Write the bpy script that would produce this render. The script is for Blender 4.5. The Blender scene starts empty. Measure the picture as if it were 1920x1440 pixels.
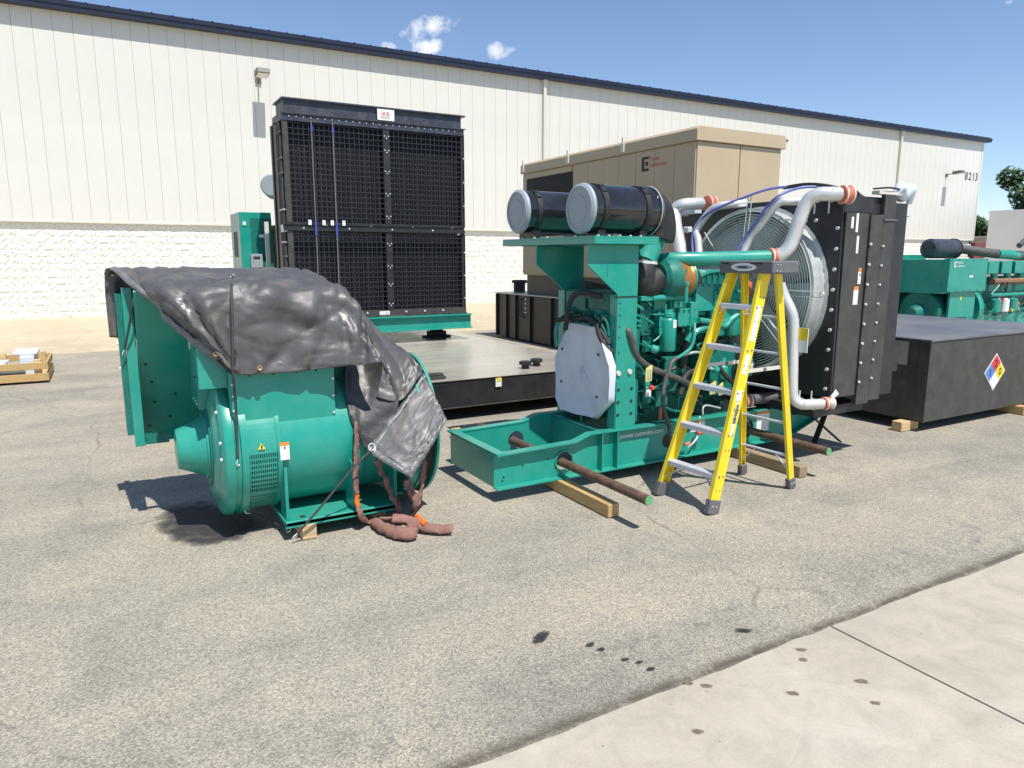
import bpy, bmesh, math, random
from mathutils import Vector, Matrix, noise
from mathutils.geometry import tessellate_polygon
R = math.radians
random.seed(7)
scene = bpy.context.scene
col = scene.collection

# ---------------------------------------------------------------- camera
cam_d = bpy.data.cameras.new('camera')
cam = bpy.data.objects.new('camera', cam_d)
col.objects.link(cam)
cam_d.sensor_width = 36.0
cam_d.lens = 36.0 * 1340 / 1920
cam_d.clip_start = 0.05
cam_d.clip_end = 6000
cam.location = (0, 0, 1.75)
cam.rotation_euler = (R(90) - math.atan(238 / 1340), 0, R(60.4 - 90))
scene.camera = cam

# ---------------------------------------------------------------- sky, sun, exposure
SUN_TO = Vector((-0.03, 0.54, -1.0)).normalized()       # direction the light travels
world = bpy.data.worlds.new('World')
scene.world = world
world.use_nodes = True
wn, wl = world.node_tree.nodes, world.node_tree.links
wn.clear()
sky = wn.new('ShaderNodeTexSky')
sky.sky_type = 'NISHITA'
sky.sun_disc = False
sky.sun_elevation = math.asin(-SUN_TO.z)
sky.sun_rotation = math.atan2(-SUN_TO.x, -SUN_TO.y)
sky.altitude = 1500
sky.air_density = 1.0
sky.dust_density = 0.7
sky.ozone_density = 2.4
bg = wn.new('ShaderNodeBackground')
bg.inputs['Strength'].default_value = 0.11
out = wn.new('ShaderNodeOutputWorld')

# a few small fair-weather clouds low over the roof
geo = wn.new('ShaderNodeNewGeometry')
neg = wn.new('ShaderNodeVectorMath'); neg.operation = 'SCALE'; neg.inputs[3].default_value = -1.0
wl.new(geo.outputs['Incoming'], neg.inputs[0])
cn = wn.new('ShaderNodeTexNoise'); cn.inputs['Scale'].default_value = 42; cn.inputs['Detail'].default_value = 9
cn.inputs['Roughness'].default_value = 0.62
wl.new(neg.outputs[0], cn.inputs['Vector'])
def wmath(op, a, b=None, clamp=False):
    n = wn.new('ShaderNodeMath'); n.operation = op; n.use_clamp = clamp
    for i, v in enumerate((a, b)):
        if v is None: continue
        if isinstance(v, (int, float)): n.inputs[i].default_value = v
        else: wl.new(v, n.inputs[i])
    return n.outputs[0]
total = None
def cloud(d, along, wide, tall, amount):
    global total
    d = Vector(d).normalized(); u = Vector(along); u = (u - d * u.dot(d)).normalized(); v = d.cross(u)
    s = None
    for ax, w in ((u, wide), (v, tall)):
        dp = wn.new('ShaderNodeVectorMath'); dp.operation = 'DOT_PRODUCT'
        wl.new(neg.outputs[0], dp.inputs[0]); dp.inputs[1].default_value = ax
        q = wmath('POWER', wmath('ABSOLUTE', wmath('DIVIDE', dp.outputs['Value'], w)), 2.0)
        s = q if s is None else wmath('ADD', s, q)
    fr = wn.new('ShaderNodeVectorMath'); fr.operation = 'DOT_PRODUCT'
    wl.new(neg.outputs[0], fr.inputs[0]); fr.inputs[1].default_value = d
    s = wmath('ADD', s, wmath('MULTIPLY', wmath('LESS_THAN', fr.outputs['Value'], 0.0), 99.0))
    m = wmath('MULTIPLY', wmath('SUBTRACT', 1.0, s, True), amount)
    total = m if total is None else wmath('MAXIMUM', total, m)
cloud((0.3814, 0.8798, 0.2814), (0.0625, -0.0326, 0.0175), 0.0454, 0.016, 1.0)
cloud((0.3844, 0.8852, 0.2612), (0.0383, -0.0175, 0.0029), 0.0264, 0.013, 1.0)
cloud((0.464, 0.8474, 0.257), (0.0451, -0.0233, -0.0046), 0.0319, 0.014, 0.9)
cloud((0.3366, 0.9049, 0.2602), (0.0205, -0.007, -0.0021), 0.0136, 0.007, 0.85)
cloud((0.8549, 0.4462, 0.2645), (0.0056, -0.0102, -0.001), 0.0073, 0.006, 0.7)
mask = wmath('SUBTRACT', wmath('ADD', total, wmath('MULTIPLY', cn.outputs['Fac'], 2.6)), 1.72)
mask = wmath('MULTIPLY', mask, 1.35, True)
mask = wmath('MULTIPLY', mask, wmath('GREATER_THAN', total, 0.0))
mixc = wn.new('ShaderNodeMix'); mixc.data_type = 'RGBA'
wl.new(mask, mixc.inputs['Factor'])
wl.new(sky.outputs[0], mixc.inputs[6])
mixc.inputs[7].default_value = (6.4, 6.6, 6.9, 1)
wl.new(mixc.outputs[2], bg.inputs['Color'])
wl.new(bg.outputs[0], out.inputs['Surface'])

sun_d = bpy.data.lights.new('sun', 'SUN')
sun_d.energy = 4.0
sun_d.angle = R(0.53)
sun_d.color = (1.0, 0.95, 0.87)
sun = bpy.data.objects.new('sun', sun_d)
sun.rotation_euler = SUN_TO.to_track_quat('-Z', 'Y').to_euler()
sun.location = (0, 0, 30)
col.objects.link(sun)

vs = scene.view_settings
vs.view_transform = 'Standard'
vs.look = 'None'
vs.exposure = 0.55
vs.gamma = 1.0
vs.use_curve_mapping = False

# ---------------------------------------------------------------- object helpers
def tag(o, label=None, cat=None, group=None, kind=None):
    if label: o['label'] = label
    if cat: o['category'] = cat
    if group: o['group'] = group
    if kind: o['kind'] = kind
    return o

def thing(name, label, cat, loc=(0, 0, 0), group=None):
    o = bpy.data.objects.new(name, None)
    o.empty_display_size = 0.2
    o.location = loc
    col.objects.link(o)
    return tag(o, label, cat, group)

def root_loc(p):
    while p.parent: p = p.parent
    return Vector(p.location)

class MB:
    """collects world-space geometry that becomes one mesh object"""
    def __init__(s): s.v = []; s.f = []; s.m = []
    def add(s, vs, fs, m=0):
        n = len(s.v); s.v += [Vector(v) for v in vs]
        s.f += [tuple(i + n for i in f) for f in fs]; s.m += [m] * len(fs)
        return s
    def box(s, a, b, m=0):
        x0, x1 = sorted((a[0], b[0])); y0, y1 = sorted((a[1], b[1])); z0, z1 = sorted((a[2], b[2]))
        return s.add([(x0,y0,z0),(x1,y0,z0),(x1,y1,z0),(x0,y1,z0),(x0,y0,z1),(x1,y0,z1),(x1,y1,z1),(x0,y1,z1)],
                     [(0,3,2,1),(4,5,6,7),(0,1,5,4),(1,2,6,5),(2,3,7,6),(3,0,4,7)], m)
    def bar(s, p, q, w, h, up=(0,0,1), m=0):
        p, q = Vector(p), Vector(q); d = (q - p).normalized(); up = Vector(up)
        if abs(d.dot(up)) > .98: up = Vector((1,0,0))
        a = d.cross(up).normalized() * (w / 2); b = a.cross(d).normalized() * (h / 2)
        vs = [p-a-b, p+a-b, p+a+b, p-a+b, q-a-b, q+a-b, q+a+b, q-a+b]
        return s.add(vs, [(0,1,2,3),(7,6,5,4),(0,4,5,1),(1,5,6,2),(2,6,7,3),(3,7,4,0)], m)
    def cyl(s, p, q, r0, r1=None, n=16, caps=True, m=0):
        r1 = r0 if r1 is None else r1
        return s.lathe(p, Vector(q) - Vector(p), [(0, r0), (1, r1)], n, caps, m)
    def lathe(s, o, ax, prof, n=24, caps=True, m=0, a0=0.0, a1=2*math.pi):
        o, ax = Vector(o), Vector(ax); d = ax.normalized()
        u = d.orthogonal().normalized() if abs(d.z) > .9 else d.cross(Vector((0,0,1))).normalized()
        w = d.cross(u); full = abs(a1 - a0 - 2*math.pi) < 1e-6
        k = n if full else n + 1
        vs = []
        for t, r in prof:
            for i in range(k):
                a = a0 + (a1 - a0) * i / n
                vs.append(o + ax * t + (u * math.cos(a) + w * math.sin(a)) * r)
        fs = []
        for j in range(len(prof) - 1):
            for i in range(n):
                i2 = (i + 1) % k
                fs.append((j*k + i, j*k + i2, (j+1)*k + i2, (j+1)*k + i))
        if caps and full:
            fs.append(tuple(reversed(range(k)))); fs.append(tuple((len(prof)-1)*k + i for i in range(k)))
        return s.add(vs, fs, m)
    def tube(s, pts, r, n=10, closed=False, smooth=6, caps=True, m=0, flat=1.0):
        pts = [Vector(p) for p in pts]
        rs = list(r) if hasattr(r, '__len__') else [r] * len(pts)
        if smooth > 1 and len(pts) > 2:
            P2, R2 = [], []; N = len(pts)
            segs = N if closed else N - 1
            for i in range(segs):
                g = (lambda k: pts[k % N]) if closed else (lambda k: pts[max(0, min(N-1, k))])
                p0, p1, p2, p3 = g(i-1), g(i), g(i+1), g(i+2)
                for j in range(smooth):
                    t = j / smooth
                    P2.append(0.5*((2*p1) + (p2-p0)*t + (2*p0-5*p1+4*p2-p3)*t*t + (3*p1-p0-3*p2+p3)*t**3))
                    R2.append(rs[i % N]*(1-t) + rs[(i+1) % N]*t)
            if not closed: P2.append(pts[-1]); R2.append(rs[-1])
            pts, rs = P2, R2
        N = len(pts); vs = []; prev = None
        for i, p in enumerate(pts):
            a = pts[(i-1) % N] if (closed or i > 0) else p
            b = pts[(i+1) % N] if (closed or i < N-1) else p
            d = (b - a)
            d = d.normalized() if d.length > 1e-9 else Vector((1,0,0))
            if prev is None: u = d.orthogonal().normalized()
            else:
                u = prev - d * prev.dot(d)
                u = u.normalized() if u.length > 1e-6 else d.orthogonal().normalized()
            prev = u; w = d.cross(u)
            for k in range(n):
                an = 2*math.pi*k/n
                vs.append(p + u*math.cos(an)*rs[i] + w*math.sin(an)*rs[i]*flat)
        fs = []
        for i in range(N if closed else N-1):
            i2 = (i+1) % N
            for k in range(n):
                k2 = (k+1) % n
                fs.append((i*n+k, i*n+k2, i2*n+k2, i2*n+k))
        if caps and not closed:
            fs.append(tuple(reversed(range(n)))); fs.append(tuple((N-1)*n+k for k in range(n)))
        return s.add(vs, fs, m)
    def ring(s, c, ax, r, t, n=48, k=5, m=0):
        ax = Vector(ax).normalized(); u = ax.orthogonal().normalized(); w = ax.cross(u); c = Vector(c)
        return s.tube([c + (u*math.cos(2*math.pi*i/n) + w*math.sin(2*math.pi*i/n))*r for i in range(n)], t, k, True, 1, m=m)
    def prism(s, poly, ext, holes=(), m=0):
        """poly (3-D points in one plane) with optional holes, extruded by ext"""
        ext = Vector(ext); loops = [[Vector(p) for p in poly]] + [[Vector(p) for p in h] for h in holes]
        flat = [p for l in loops for p in l]; n = len(flat)
        tris = tessellate_polygon(loops)
        vs = flat + [p + ext for p in flat]; fs = []
        for t in tris:
            fs.append(tuple(t)); fs.append(tuple(i + n for i in reversed(t)))
        k = 0
        for l in loops:
            for i in range(len(l)):
                a, b = k + i, k + (i+1) % len(l)
                fs.append((a, b, b+n, a+n))
            k += len(l)
        return s.add(vs, fs, m)
    def quad(s, a, b, c, d, m=0): return s.add([a, b, c, d], [(0,1,2,3)], m)
    def build(s, name, mat, parent=None, sharp=35, bevel=0, label=None, recalc=True):
        me = bpy.data.meshes.new(name)
        off = root_loc(parent) if parent else Vector((0,0,0))
        me.from_pydata([tuple(v - off) for v in s.v], [], s.f)
        for x in (mat if isinstance(mat, (list, tuple)) else [mat]): me.materials.append(x)
        me.polygons.foreach_set('material_index', s.m)
        if recalc:
            bm = bmesh.new(); bm.from_mesh(me); bmesh.ops.recalc_face_normals(bm, faces=bm.faces); bm.to_mesh(me); bm.free()
        me.polygons.foreach_set('use_smooth', [True]*len(me.polygons))
        me.set_sharp_from_angle(angle=R(sharp))
        o = bpy.data.objects.new(name, me); col.objects.link(o)
        if parent: o.parent = parent
        if bevel:
            b = o.modifiers.new('edge', 'BEVEL'); b.width = bevel; b.segments = 2; b.limit_method = 'ANGLE'
            b.angle_limit = R(40); b.harden_normals = True
        if label: o['label'] = label
        return o

def dup(o, offset=(0,0,0), label=None):
    """copy of a part (shares its mesh) shifted inside the same parent"""
    c = o.copy(); col.objects.link(c); c.location = Vector(o.location) + Vector(offset)
    if label: c['label'] = label
    return c

def arc(c, u, w, r, a0, a1, n):
    c, u, w = Vector(c), Vector(u), Vector(w)
    return [c + u*math.cos(a0+(a1-a0)*i/n)*r + w*math.sin(a0+(a1-a0)*i/n)*r for i in range(n+1)]
def circ(c, u, w, r, n=20): return arc(c, u, w, r, 0, 2*math.pi, n)[:-1]

def bolts(name, mat, parent, pts, ax, r=.012, h=.012, n=6):
    """one small bolt per point, sharing a mesh"""
    first = None
    for p in pts:
        p = Vector(p)
        if first is None:
            first = MB().cyl(p, p + Vector(ax)*h, r, r*.85, n).build(name, mat, parent); p0 = p
        else: dup(first, p - p0)

def text(name, body, mat, parent, loc, size, xdir, ydir, ext=.0015, align='LEFT', offset=0):
    """flat lettering turned into a mesh"""
    cu = bpy.data.curves.new(name, 'FONT'); cu.body = body; cu.size = size; cu.extrude = ext; cu.align_x = align
    cu.resolution_u = 3; cu.offset = offset
    tmp = bpy.data.objects.new(name + '_curve', cu); col.objects.link(tmp)
    bpy.context.view_layer.update()
    me = bpy.data.meshes.new_from_object(tmp.evaluated_get(bpy.context.evaluated_depsgraph_get()))
    col.objects.unlink(tmp); bpy.data.objects.remove(tmp)
    x, y = Vector(xdir).normalized(), Vector(ydir).normalized(); z = x.cross(y)
    M = Matrix((x, y, z)).transposed().to_4x4(); M.translation = Vector(loc) - (root_loc(parent) if parent else Vector())
    me.transform(M); me.materials.clear(); me.materials.append(mat)
    o = bpy.data.objects.new(name, me); col.objects.link(o)
    if parent: o.parent = parent
    return o

# ---------------------------------------------------------------- materials
def mat(name, base, rough=.5, metal=0.0, var=.12, scale=6.0, bump=0.0, bscale=80.0, dust=None, dust_amt=.0, dust_scale=3.0,
        coat=0.0, spec=.5, stretch=(1,1,1), rvar=.12, up_dust=0.0):
    m = bpy.data.materials.new(name); m.use_nodes = True
    n, l = m.node_tree.nodes, m.node_tree.links
    b = n['Principled BSDF']
    tc = n.new('ShaderNodeTexCoord'); mp = n.new('ShaderNodeMapping'); mp.inputs['Scale'].default_value = stretch
    l.new(tc.outputs['Object'], mp.inputs['Vector'])
    nz = n.new('ShaderNodeTexNoise'); nz.inputs['Scale'].default_value = scale; nz.inputs['Detail'].default_value = 6
    nz.inputs['Roughness'].default_value = .62
    l.new(mp.outputs[0], nz.inputs['Vector'])
    cr = n.new('ShaderNodeValToRGB')
    cr.color_ramp.elements[0].position = .3; cr.color_ramp.elements[1].position = .72
    cr.color_ramp.elements[0].color = tuple(c*(1-var) for c in base) + (1,)
    cr.color_ramp.elements[1].color = tuple(min(1, c*(1+var)) for c in base) + (1,)
    l.new(nz.outputs['Fac'], cr.inputs['Fac'])
    c_out = cr.outputs['Color']
    r_out = None
    rm = n.new('ShaderNodeMapRange'); rm.inputs[3].default_value = max(.02, rough - rvar); rm.inputs[4].default_value = min(1, rough + rvar)
    l.new(nz.outputs['Fac'], rm.inputs[0]); r_out = rm.outputs[0]
    if dust:
        dn = n.new('ShaderNodeTexNoise'); dn.inputs['Scale'].default_value = dust_scale; dn.inputs['Detail'].default_value = 8
        dn.inputs['Roughness'].default_value = .7
        l.new(tc.outputs['Object'], dn.inputs['Vector'])
        dr = n.new('ShaderNodeValToRGB'); dr.color_ramp.elements[0].position = .42; dr.color_ramp.elements[1].position = .75
        l.new(dn.outputs['Fac'], dr.inputs['Fac'])
        fac = n.new('ShaderNodeMath'); fac.operation = 'MULTIPLY'; fac.inputs[1].default_value = dust_amt
        l.new(dr.outputs['Color'], fac.inputs[0]); f_out = fac.outputs[0]
        if up_dust:
            ge = n.new('ShaderNodeNewGeometry'); sp = n.new('ShaderNodeSeparateXYZ'); l.new(ge.outputs['Normal'], sp.inputs[0])
            mu = n.new('ShaderNodeMath'); mu.operation = 'MULTIPLY_ADD'; mu.use_clamp = True; mu.inputs[1].default_value = up_dust
            l.new(sp.outputs['Z'], mu.inputs[0]); l.new(f_out, mu.inputs[2])
            mx0 = n.new('ShaderNodeMath'); mx0.operation = 'MAXIMUM'; l.new(f_out, mx0.inputs[0]); l.new(mu.outputs[0], mx0.inputs[1])
            f_out = mx0.outputs[0]
        mx = n.new('ShaderNodeMix'); mx.data_type = 'RGBA'
        l.new(f_out, mx.inputs['Factor']); l.new(c_out, mx.inputs[6]); mx.inputs[7].default_value = tuple(dust) + (1,)
        c_out = mx.outputs[2]
        ra = n.new('ShaderNodeMath'); ra.operation = 'MULTIPLY_ADD'; ra.inputs[1].default_value = .35; ra.use_clamp = True
        l.new(f_out, ra.inputs[0]); l.new(r_out, ra.inputs[2]); r_out = ra.outputs[0]
    l.new(c_out, b.inputs['Base Color']); l.new(r_out, b.inputs['Roughness'])
    b.inputs['Metallic'].default_value = metal
    b.inputs['Specular IOR Level'].default_value = spec
    b.inputs['Coat Weight'].default_value = coat
    b.inputs['Coat Roughness'].default_value = .12
    if bump:
        bn = n.new('ShaderNodeTexNoise'); bn.inputs['Scale'].default_value = bscale; bn.inputs['Detail'].default_value = 5
        l.new(mp.outputs[0], bn.inputs['Vector'])
        bp = n.new('ShaderNodeBump'); bp.inputs['Strength'].default_value = bump; bp.inputs['Distance'].default_value = .01
        l.new(bn.outputs['Fac'], bp.inputs['Height']); l.new(bp.outputs[0], b.inputs['Normal'])
    return m

DUST = (.32, .27, .2)
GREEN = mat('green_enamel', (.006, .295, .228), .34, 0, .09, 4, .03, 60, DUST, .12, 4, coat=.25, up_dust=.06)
GREEN_D = mat('green_iron_and_shade', (.004, .165, .128), .45, 0, .22, 18, .25, 70, (.02,.03,.028), .35, 14)  # darker green for castings; also paints shade on engine, cabinet recess and wing edge
PALE_GREEN = mat('pale_green_sheen', (.30, .42, .36), .45, 0, .06, 4)  # green paled, reflection on the cabinet's shaded side put into the colour
BLACK = mat('black_enamel', (.020, .020, .024), .42, 0, .25, 5, .02, 60, (.20,.18,.15), .10, 6, up_dust=.05)
BLACK_DUSTY = mat('dusty_black_enamel', (.048, .047, .043), .52, 0, .25, 8, .03, 60, (.17,.155,.13), .25, 7)
NAVY = mat('dark_blue_black_enamel', (.030, .036, .055), .45, 0, .2, 6, .02, 60, (.25,.24,.24), .25, 9)
RUBBER = mat('black_rubber', (.018, .018, .019), .6, 0, .3, 20, .1, 60, (.16,.15,.14), .15, 12)
HOSE_GREY = mat('worn_grey_hose', (.07, .068, .066), .55, 0, .3, 20, .1, 80, (.3,.29,.27), .3, 12)
SILVER = mat('aluminised_steel', (.74, .73, .71), .34, .45, .08, 8, .03, 40, (.45,.42,.38), .12, 7)
GALV = mat('galvanised_steel', (.60, .63, .61), .42, .45, .12, 18, .02, 60)
ALU = mat('aluminium', (.68, .69, .74), .40, .3, .06, 20)
CHROME = mat('bright_zinc', (.78, .78, .77), .3, .35, .05, 20)
CAP_GREY = mat('grey_cap_plastic', (.30, .35, .38), .5, 0, .06, 5)
GLOSS_BLACK = mat('gloss_black_housing', (.014, .014, .017), .16, 0, .2, 6, .02, 20, (.2,.19,.2), .10, 5, coat=.5, rvar=.06)
WHITE = mat('white_paint', (.75, .75, .73), .5, 0, .04, 6)
WRAP = mat('white_plastic_wrap', (.62, .68, .76), .42, 0, .07, 6, .35, 9)
PAPER = mat('white_label', (.78, .78, .76), .5, 0, .03, 10)
LABEL_TEXT = mat('dark_print', (.03, .03, .03), .6, 0, .05, 10)
ORANGE = mat('orange_print', (.75, .24, .03), .5, 0, .06, 10)
RED = mat('red_print', (.62, .05, .04), .5, 0, .08, 10)
BLUE = mat('blue_print', (.10, .22, .62), .5, 0, .08, 10)
BLUE_TAPE = mat('blue_tape', (.06, .07, .32), .5, 0, .08, 10)
YELLOW_P = mat('yellow_print', (.80, .62, .03), .5, 0, .06, 10)
TAG_YELLOW = mat('pale_yellow_tag', (.66, .62, .22), .6, 0, .1, 14)
SILICONE = mat('orange_red_silicone', (.56, .13, .055), .5, 0, .15, 20, .05, 60, (.6,.4,.3), .2, 12)
RUST = mat('rusty_steel', (.24, .13, .075), .75, .1, .35, 14, .25, 90)
COPPER_BAND = mat('heated_copper_band', (.50, .22, .06), .42, .5, .2, 14)
YELLOW = mat('yellow_fibreglass', (.86, .66, .016), .42, 0, .10, 9, .03, 90, (.62,.55,.30), .22, 16)
LADDER_GREY = mat('grey_moulded_plastic', (.14, .135, .145), .6, 0, .1, 12, .05, 120)
TIMBER = mat('raw_timber', (.50, .33, .14), .75, 0, .28, 5, .25, 60, stretch=(14, 1.2, 14))
TIMBER_X = mat('raw_timber_crate', (.58, .42, .22), .75, 0, .25, 5, .25, 60, stretch=(1.2, 14, 14))
POLE = mat('rusty_brown_bar', (.105, .062, .045), .72, .1, .4, 16, .3, 60, (.30,.19,.12), .45, 22)
POLE_END = mat('green_marked_end', (.12, .36, .16), .7, 0, .2, 30)
TAN = mat('tan_enclosure_paint', (.48, .385, .255), .5, 0, .05, 2, .02, 40)
TAN_D = mat('brown_black_base_paint', (.11, .095, .085), .55, 0, .12, 3)
SIDING = mat('cream_siding', (.64, .633, .585), .5, 0, .035, .6, .0, 30, (.55,.52,.44), .10, .5)
TRIM = mat('cream_trim', (.62, .60, .53), .5, 0, .04, 2)
CMU = mat('painted_split_face_block', (.77, .76, .715), .75, 0, .07, 5, .7, 40, (.42,.40,.34), .30, 11)
MORTAR = mat('painted_mortar', (.58, .55, .48), .8, 0, .1, 8, .3, 40)
NAVY_ROOF = mat('navy_eave_metal', (.010, .015, .040), .40, 0, .12, 2)
SLING = mat('brown_polyester_sling', (.22, .105, .085), .85, 0, .28, 16, .5, 130, (.42,.30,.24), .35, 10)
SLING_O = mat('orange_sling_core', (.80, .17, .02), .7, 0, .12, 14)
BUNGEE = mat('dark_grey_bungee', (.05, .05, .052), .7, 0, .3, 40, .2, 200)
GUARD = mat('white_zinc_wire', (.60, .65, .62), .45, .1, .05, 20)
TIMBER_OLD_SHADE = mat('weathered_shaded_timber', (.30, .22, .13), .8, 0, .3, 5, .25, 60, stretch=(14, 1.2, 14))  # weathered timber darkened further, the shade on the beam painted in
def soak_mat(name, base, rough, strength, nscale):
    """stain whose edge fades out over an irregular rim (attribute soak: 1 in the middle, 0 at the rim)"""
    m = mat(name, base, rough, 0, .25, 30); n, l = m.node_tree.nodes, m.node_tree.links
    at = n.new('ShaderNodeAttribute'); at.attribute_name = 'soak'; tc = n.new('ShaderNodeTexCoord')
    nz = n.new('ShaderNodeTexNoise'); nz.inputs['Scale'].default_value = nscale; nz.inputs['Detail'].default_value = 6
    l.new(tc.outputs['Object'], nz.inputs['Vector'])
    a = n.new('ShaderNodeMath'); a.operation = 'ADD'; l.new(at.outputs['Fac'], a.inputs[0]); l.new(nz.outputs['Fac'], a.inputs[1])
    r = n.new('ShaderNodeMapRange'); r.inputs[1].default_value = .68; r.inputs[2].default_value = 1.30; r.inputs[4].default_value = strength
    l.new(a.outputs[0], r.inputs[0]); l.new(r.outputs[0], n['Principled BSDF'].inputs['Alpha'])
    return m

# ---------------------------------------------------------------- ground materials
def ground_mat(name, kind):
    m = bpy.data.materials.new(name); m.use_nodes = True
    n, l = m.node_tree.nodes, m.node_tree.links
    b = n['Principled BSDF']; tc = n.new('ShaderNodeTexCoord')
    def noise_(scale, det=6, rough=.6, vec=None, dist=0):
        z = n.new('ShaderNodeTexNoise'); z.inputs['Scale'].default_value = scale; z.inputs['Detail'].default_value = det
        z.inputs['Roughness'].default_value = rough; z.inputs['Distortion'].default_value = dist
        l.new(vec or tc.outputs['Object'], z.inputs['Vector']); return z
    def ramp(src, pts):
        r = n.new('ShaderNodeValToRGB'); e = r.color_ramp.elements
        e[0].position, e[0].color = pts[0][0], (*pts[0][1], 1)
        e[1].position, e[1].color = pts[-1][0], (*pts[-1][1], 1)
        for p, c in pts[1:-1]:
            x = e.new(p); x.color = (*c, 1)
        l.new(src, r.inputs['Fac']); return r.outputs['Color']
    def mix(a, b_, f, mode='MIX'):
        x = n.new('ShaderNodeMix'); x.data_type = 'RGBA'; x.blend_type = mode
        if isinstance(f, (int, float)): x.inputs['Factor'].default_value = f
        else: l.new(f, x.inputs['Factor'])
        for s_, v in ((6, a), (7, b_)):
            if isinstance(v, tuple): x.inputs[s_].default_value = (*v, 1)
            else: l.new(v, x.inputs[s_])
        return x.outputs[2]
    def math_(op, a, b_=None, c=None, clamp=False):
        x = n.new('ShaderNodeMath'); x.operation = op; x.use_clamp = clamp
        for i, v in enumerate((a, b_, c)):
            if v is None: continue
            if isinstance(v, (int, float)): x.inputs[i].default_value = v
            else: l.new(v, x.inputs[i])
        return x.outputs[0]
    bpn = n.new('ShaderNodeBump')
    if kind == 'asphalt':
        big = noise_(.22, 5, .6, dist=.6); mid = noise_(1.6, 6, .65, dist=.4)
        sp = n.new('ShaderNodeSeparateXYZ'); l.new(tc.outputs['Object'], sp.inputs[0])
        base = ramp(big.outputs['Fac'], [(.30, (.272,.256,.226)), (.52, (.338,.315,.268)), (.72, (.395,.360,.296))])
        base = mix(base, ramp(mid.outputs['Fac'], [(.3, (.76,.775,.80)), (.5, (1,1,1)), (.75, (1.16,1.13,1.06))]), .8, 'MULTIPLY')
        # exposed aggregate: pale and dark chips of two sizes
        v1 = n.new('ShaderNodeTexVoronoi'); v1.inputs['Scale'].default_value = 150; l.new(tc.outputs['Object'], v1.inputs['Vector'])
        chip = ramp(v1.outputs['Color'], [(0, (.40,.39,.38)), (.42, (.92,.90,.87)), (.62, (1.08,1.05,1.0)), (1, (1.95,1.85,1.70))])
        sep = n.new('ShaderNodeSeparateColor'); l.new(v1.outputs['Color'], sep.inputs[0])
        chip = ramp(sep.outputs[0], [(0, (.50,.50,.50)), (.3, (.84,.83,.82)), (.7, (1.05,1.03,1.0)), (1, (1.50,1.46,1.38))])
        base = mix(base, chip, .85, 'MULTIPLY')
        fine = noise_(240, 3, .7)
        base = mix(base, ramp(fine.outputs['Fac'], [(.3, (.62,.62,.63)), (.7, (1.36,1.34,1.31))]), .5, 'MULTIPLY')
        # dark bald patches along the joint with the concrete and a few oil marks
        jn = noise_(6.5, 9, .82, dist=.25)
        band = math_('SUBTRACT', 1.0, math_('ABSOLUTE', math_('DIVIDE', math_('SUBTRACT', sp.outputs['Y'], 2.28), .34)), clamp=True)
        pat = math_('MULTIPLY', math_('MULTIPLY_ADD', jn.outputs['Fac'], 9.0, -4.75, clamp=True), band)
        base = mix(base, (.075,.078,.085), math_('MULTIPLY', pat, .62))
        stv = n.new('ShaderNodeMapping'); stv.inputs['Scale'].default_value = (.22, 1.25, 1); stv.inputs['Rotation'].default_value = (0, 0, R(-12)); l.new(tc.outputs['Object'], stv.inputs['Vector'])
        stn = noise_(1.0, 7, .68, stv.outputs[0], .7)
        base = mix(base, ramp(stn.outputs['Fac'], [(.30, (.70,.71,.725)), (.48, (.99,.99,.985)), (.70, (1.14,1.11,1.04))]), .65, 'MULTIPLY')
        rim = math_('SUBTRACT', 1.0, math_('ABSOLUTE', math_('DIVIDE', math_('SUBTRACT', sp.outputs['Y'], 2.03), .06)), clamp=True)
        base = mix(base, (.10,.085,.065), math_('MULTIPLY', rim, math_('MULTIPLY_ADD', jn.outputs['Fac'], 5, -1.6, clamp=True)))
        sc = noise_(.9, 8, .75, dist=1.2)
        base = mix(base, (.085,.086,.09), math_('MULTIPLY', math_('MULTIPLY_ADD', sc.outputs['Fac'], 6, -3.75, clamp=True), .5))
        # cracks
        wv = noise_(1.1, 5, .6); mvec = n.new('ShaderNodeMix'); mvec.data_type = 'VECTOR'; mvec.inputs['Factor'].default_value = .22
        l.new(tc.outputs['Object'], mvec.inputs[4]); l.new(wv.outputs['Color'], mvec.inputs[5])
        vc = n.new('ShaderNodeTexVoronoi'); vc.feature = 'DISTANCE_TO_EDGE'; vc.inputs['Scale'].default_value = .42
        l.new(mvec.outputs[1], vc.inputs['Vector'])
        ck = math_('SUBTRACT', 1.0, math_('DIVIDE', vc.outputs['Distance'], .006), clamp=True)
        ck = math_('MULTIPLY', ck, math_('MULTIPLY_ADD', mid.outputs['Fac'], 5, -2.1, clamp=True))
        base = mix(base, (.05,.048,.046), math_('MULTIPLY', ck, .5))
        l.new(base, b.inputs['Base Color']); b.inputs['Roughness'].default_value = .88
        b.inputs['Specular IOR Level'].default_value = .3
        hsum = math_('ADD', v1.outputs['Distance'], math_('MULTIPLY', fine.outputs['Fac'], .6))
        l.new(hsum, bpn.inputs['Height']); bpn.inputs['Strength'].default_value = .4; bpn.inputs['Distance'].default_value = .004
    else:
        pale = kind == 'pale'
        big = noise_(.5, 6, .62, dist=.5); mid = noise_(4.5, 8, .7, dist=.8); fine = noise_(130, 4, .7)
        if pale: cs = [(.3, (.385,.345,.28)), (.55, (.46,.42,.35)), (.75, (.51,.47,.40))]
        else: cs = [(.3, (.46,.385,.265)), (.55, (.54,.455,.325)), (.75, (.60,.52,.385))]
        base = ramp(big.outputs['Fac'], cs)
        base = mix(base, ramp(mid.outputs['Fac'], [(.3, (.80,.80,.795)), (.55, (1,1,1)), (.8, (1.13,1.12,1.08))]), .9, 'MULTIPLY')
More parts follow.
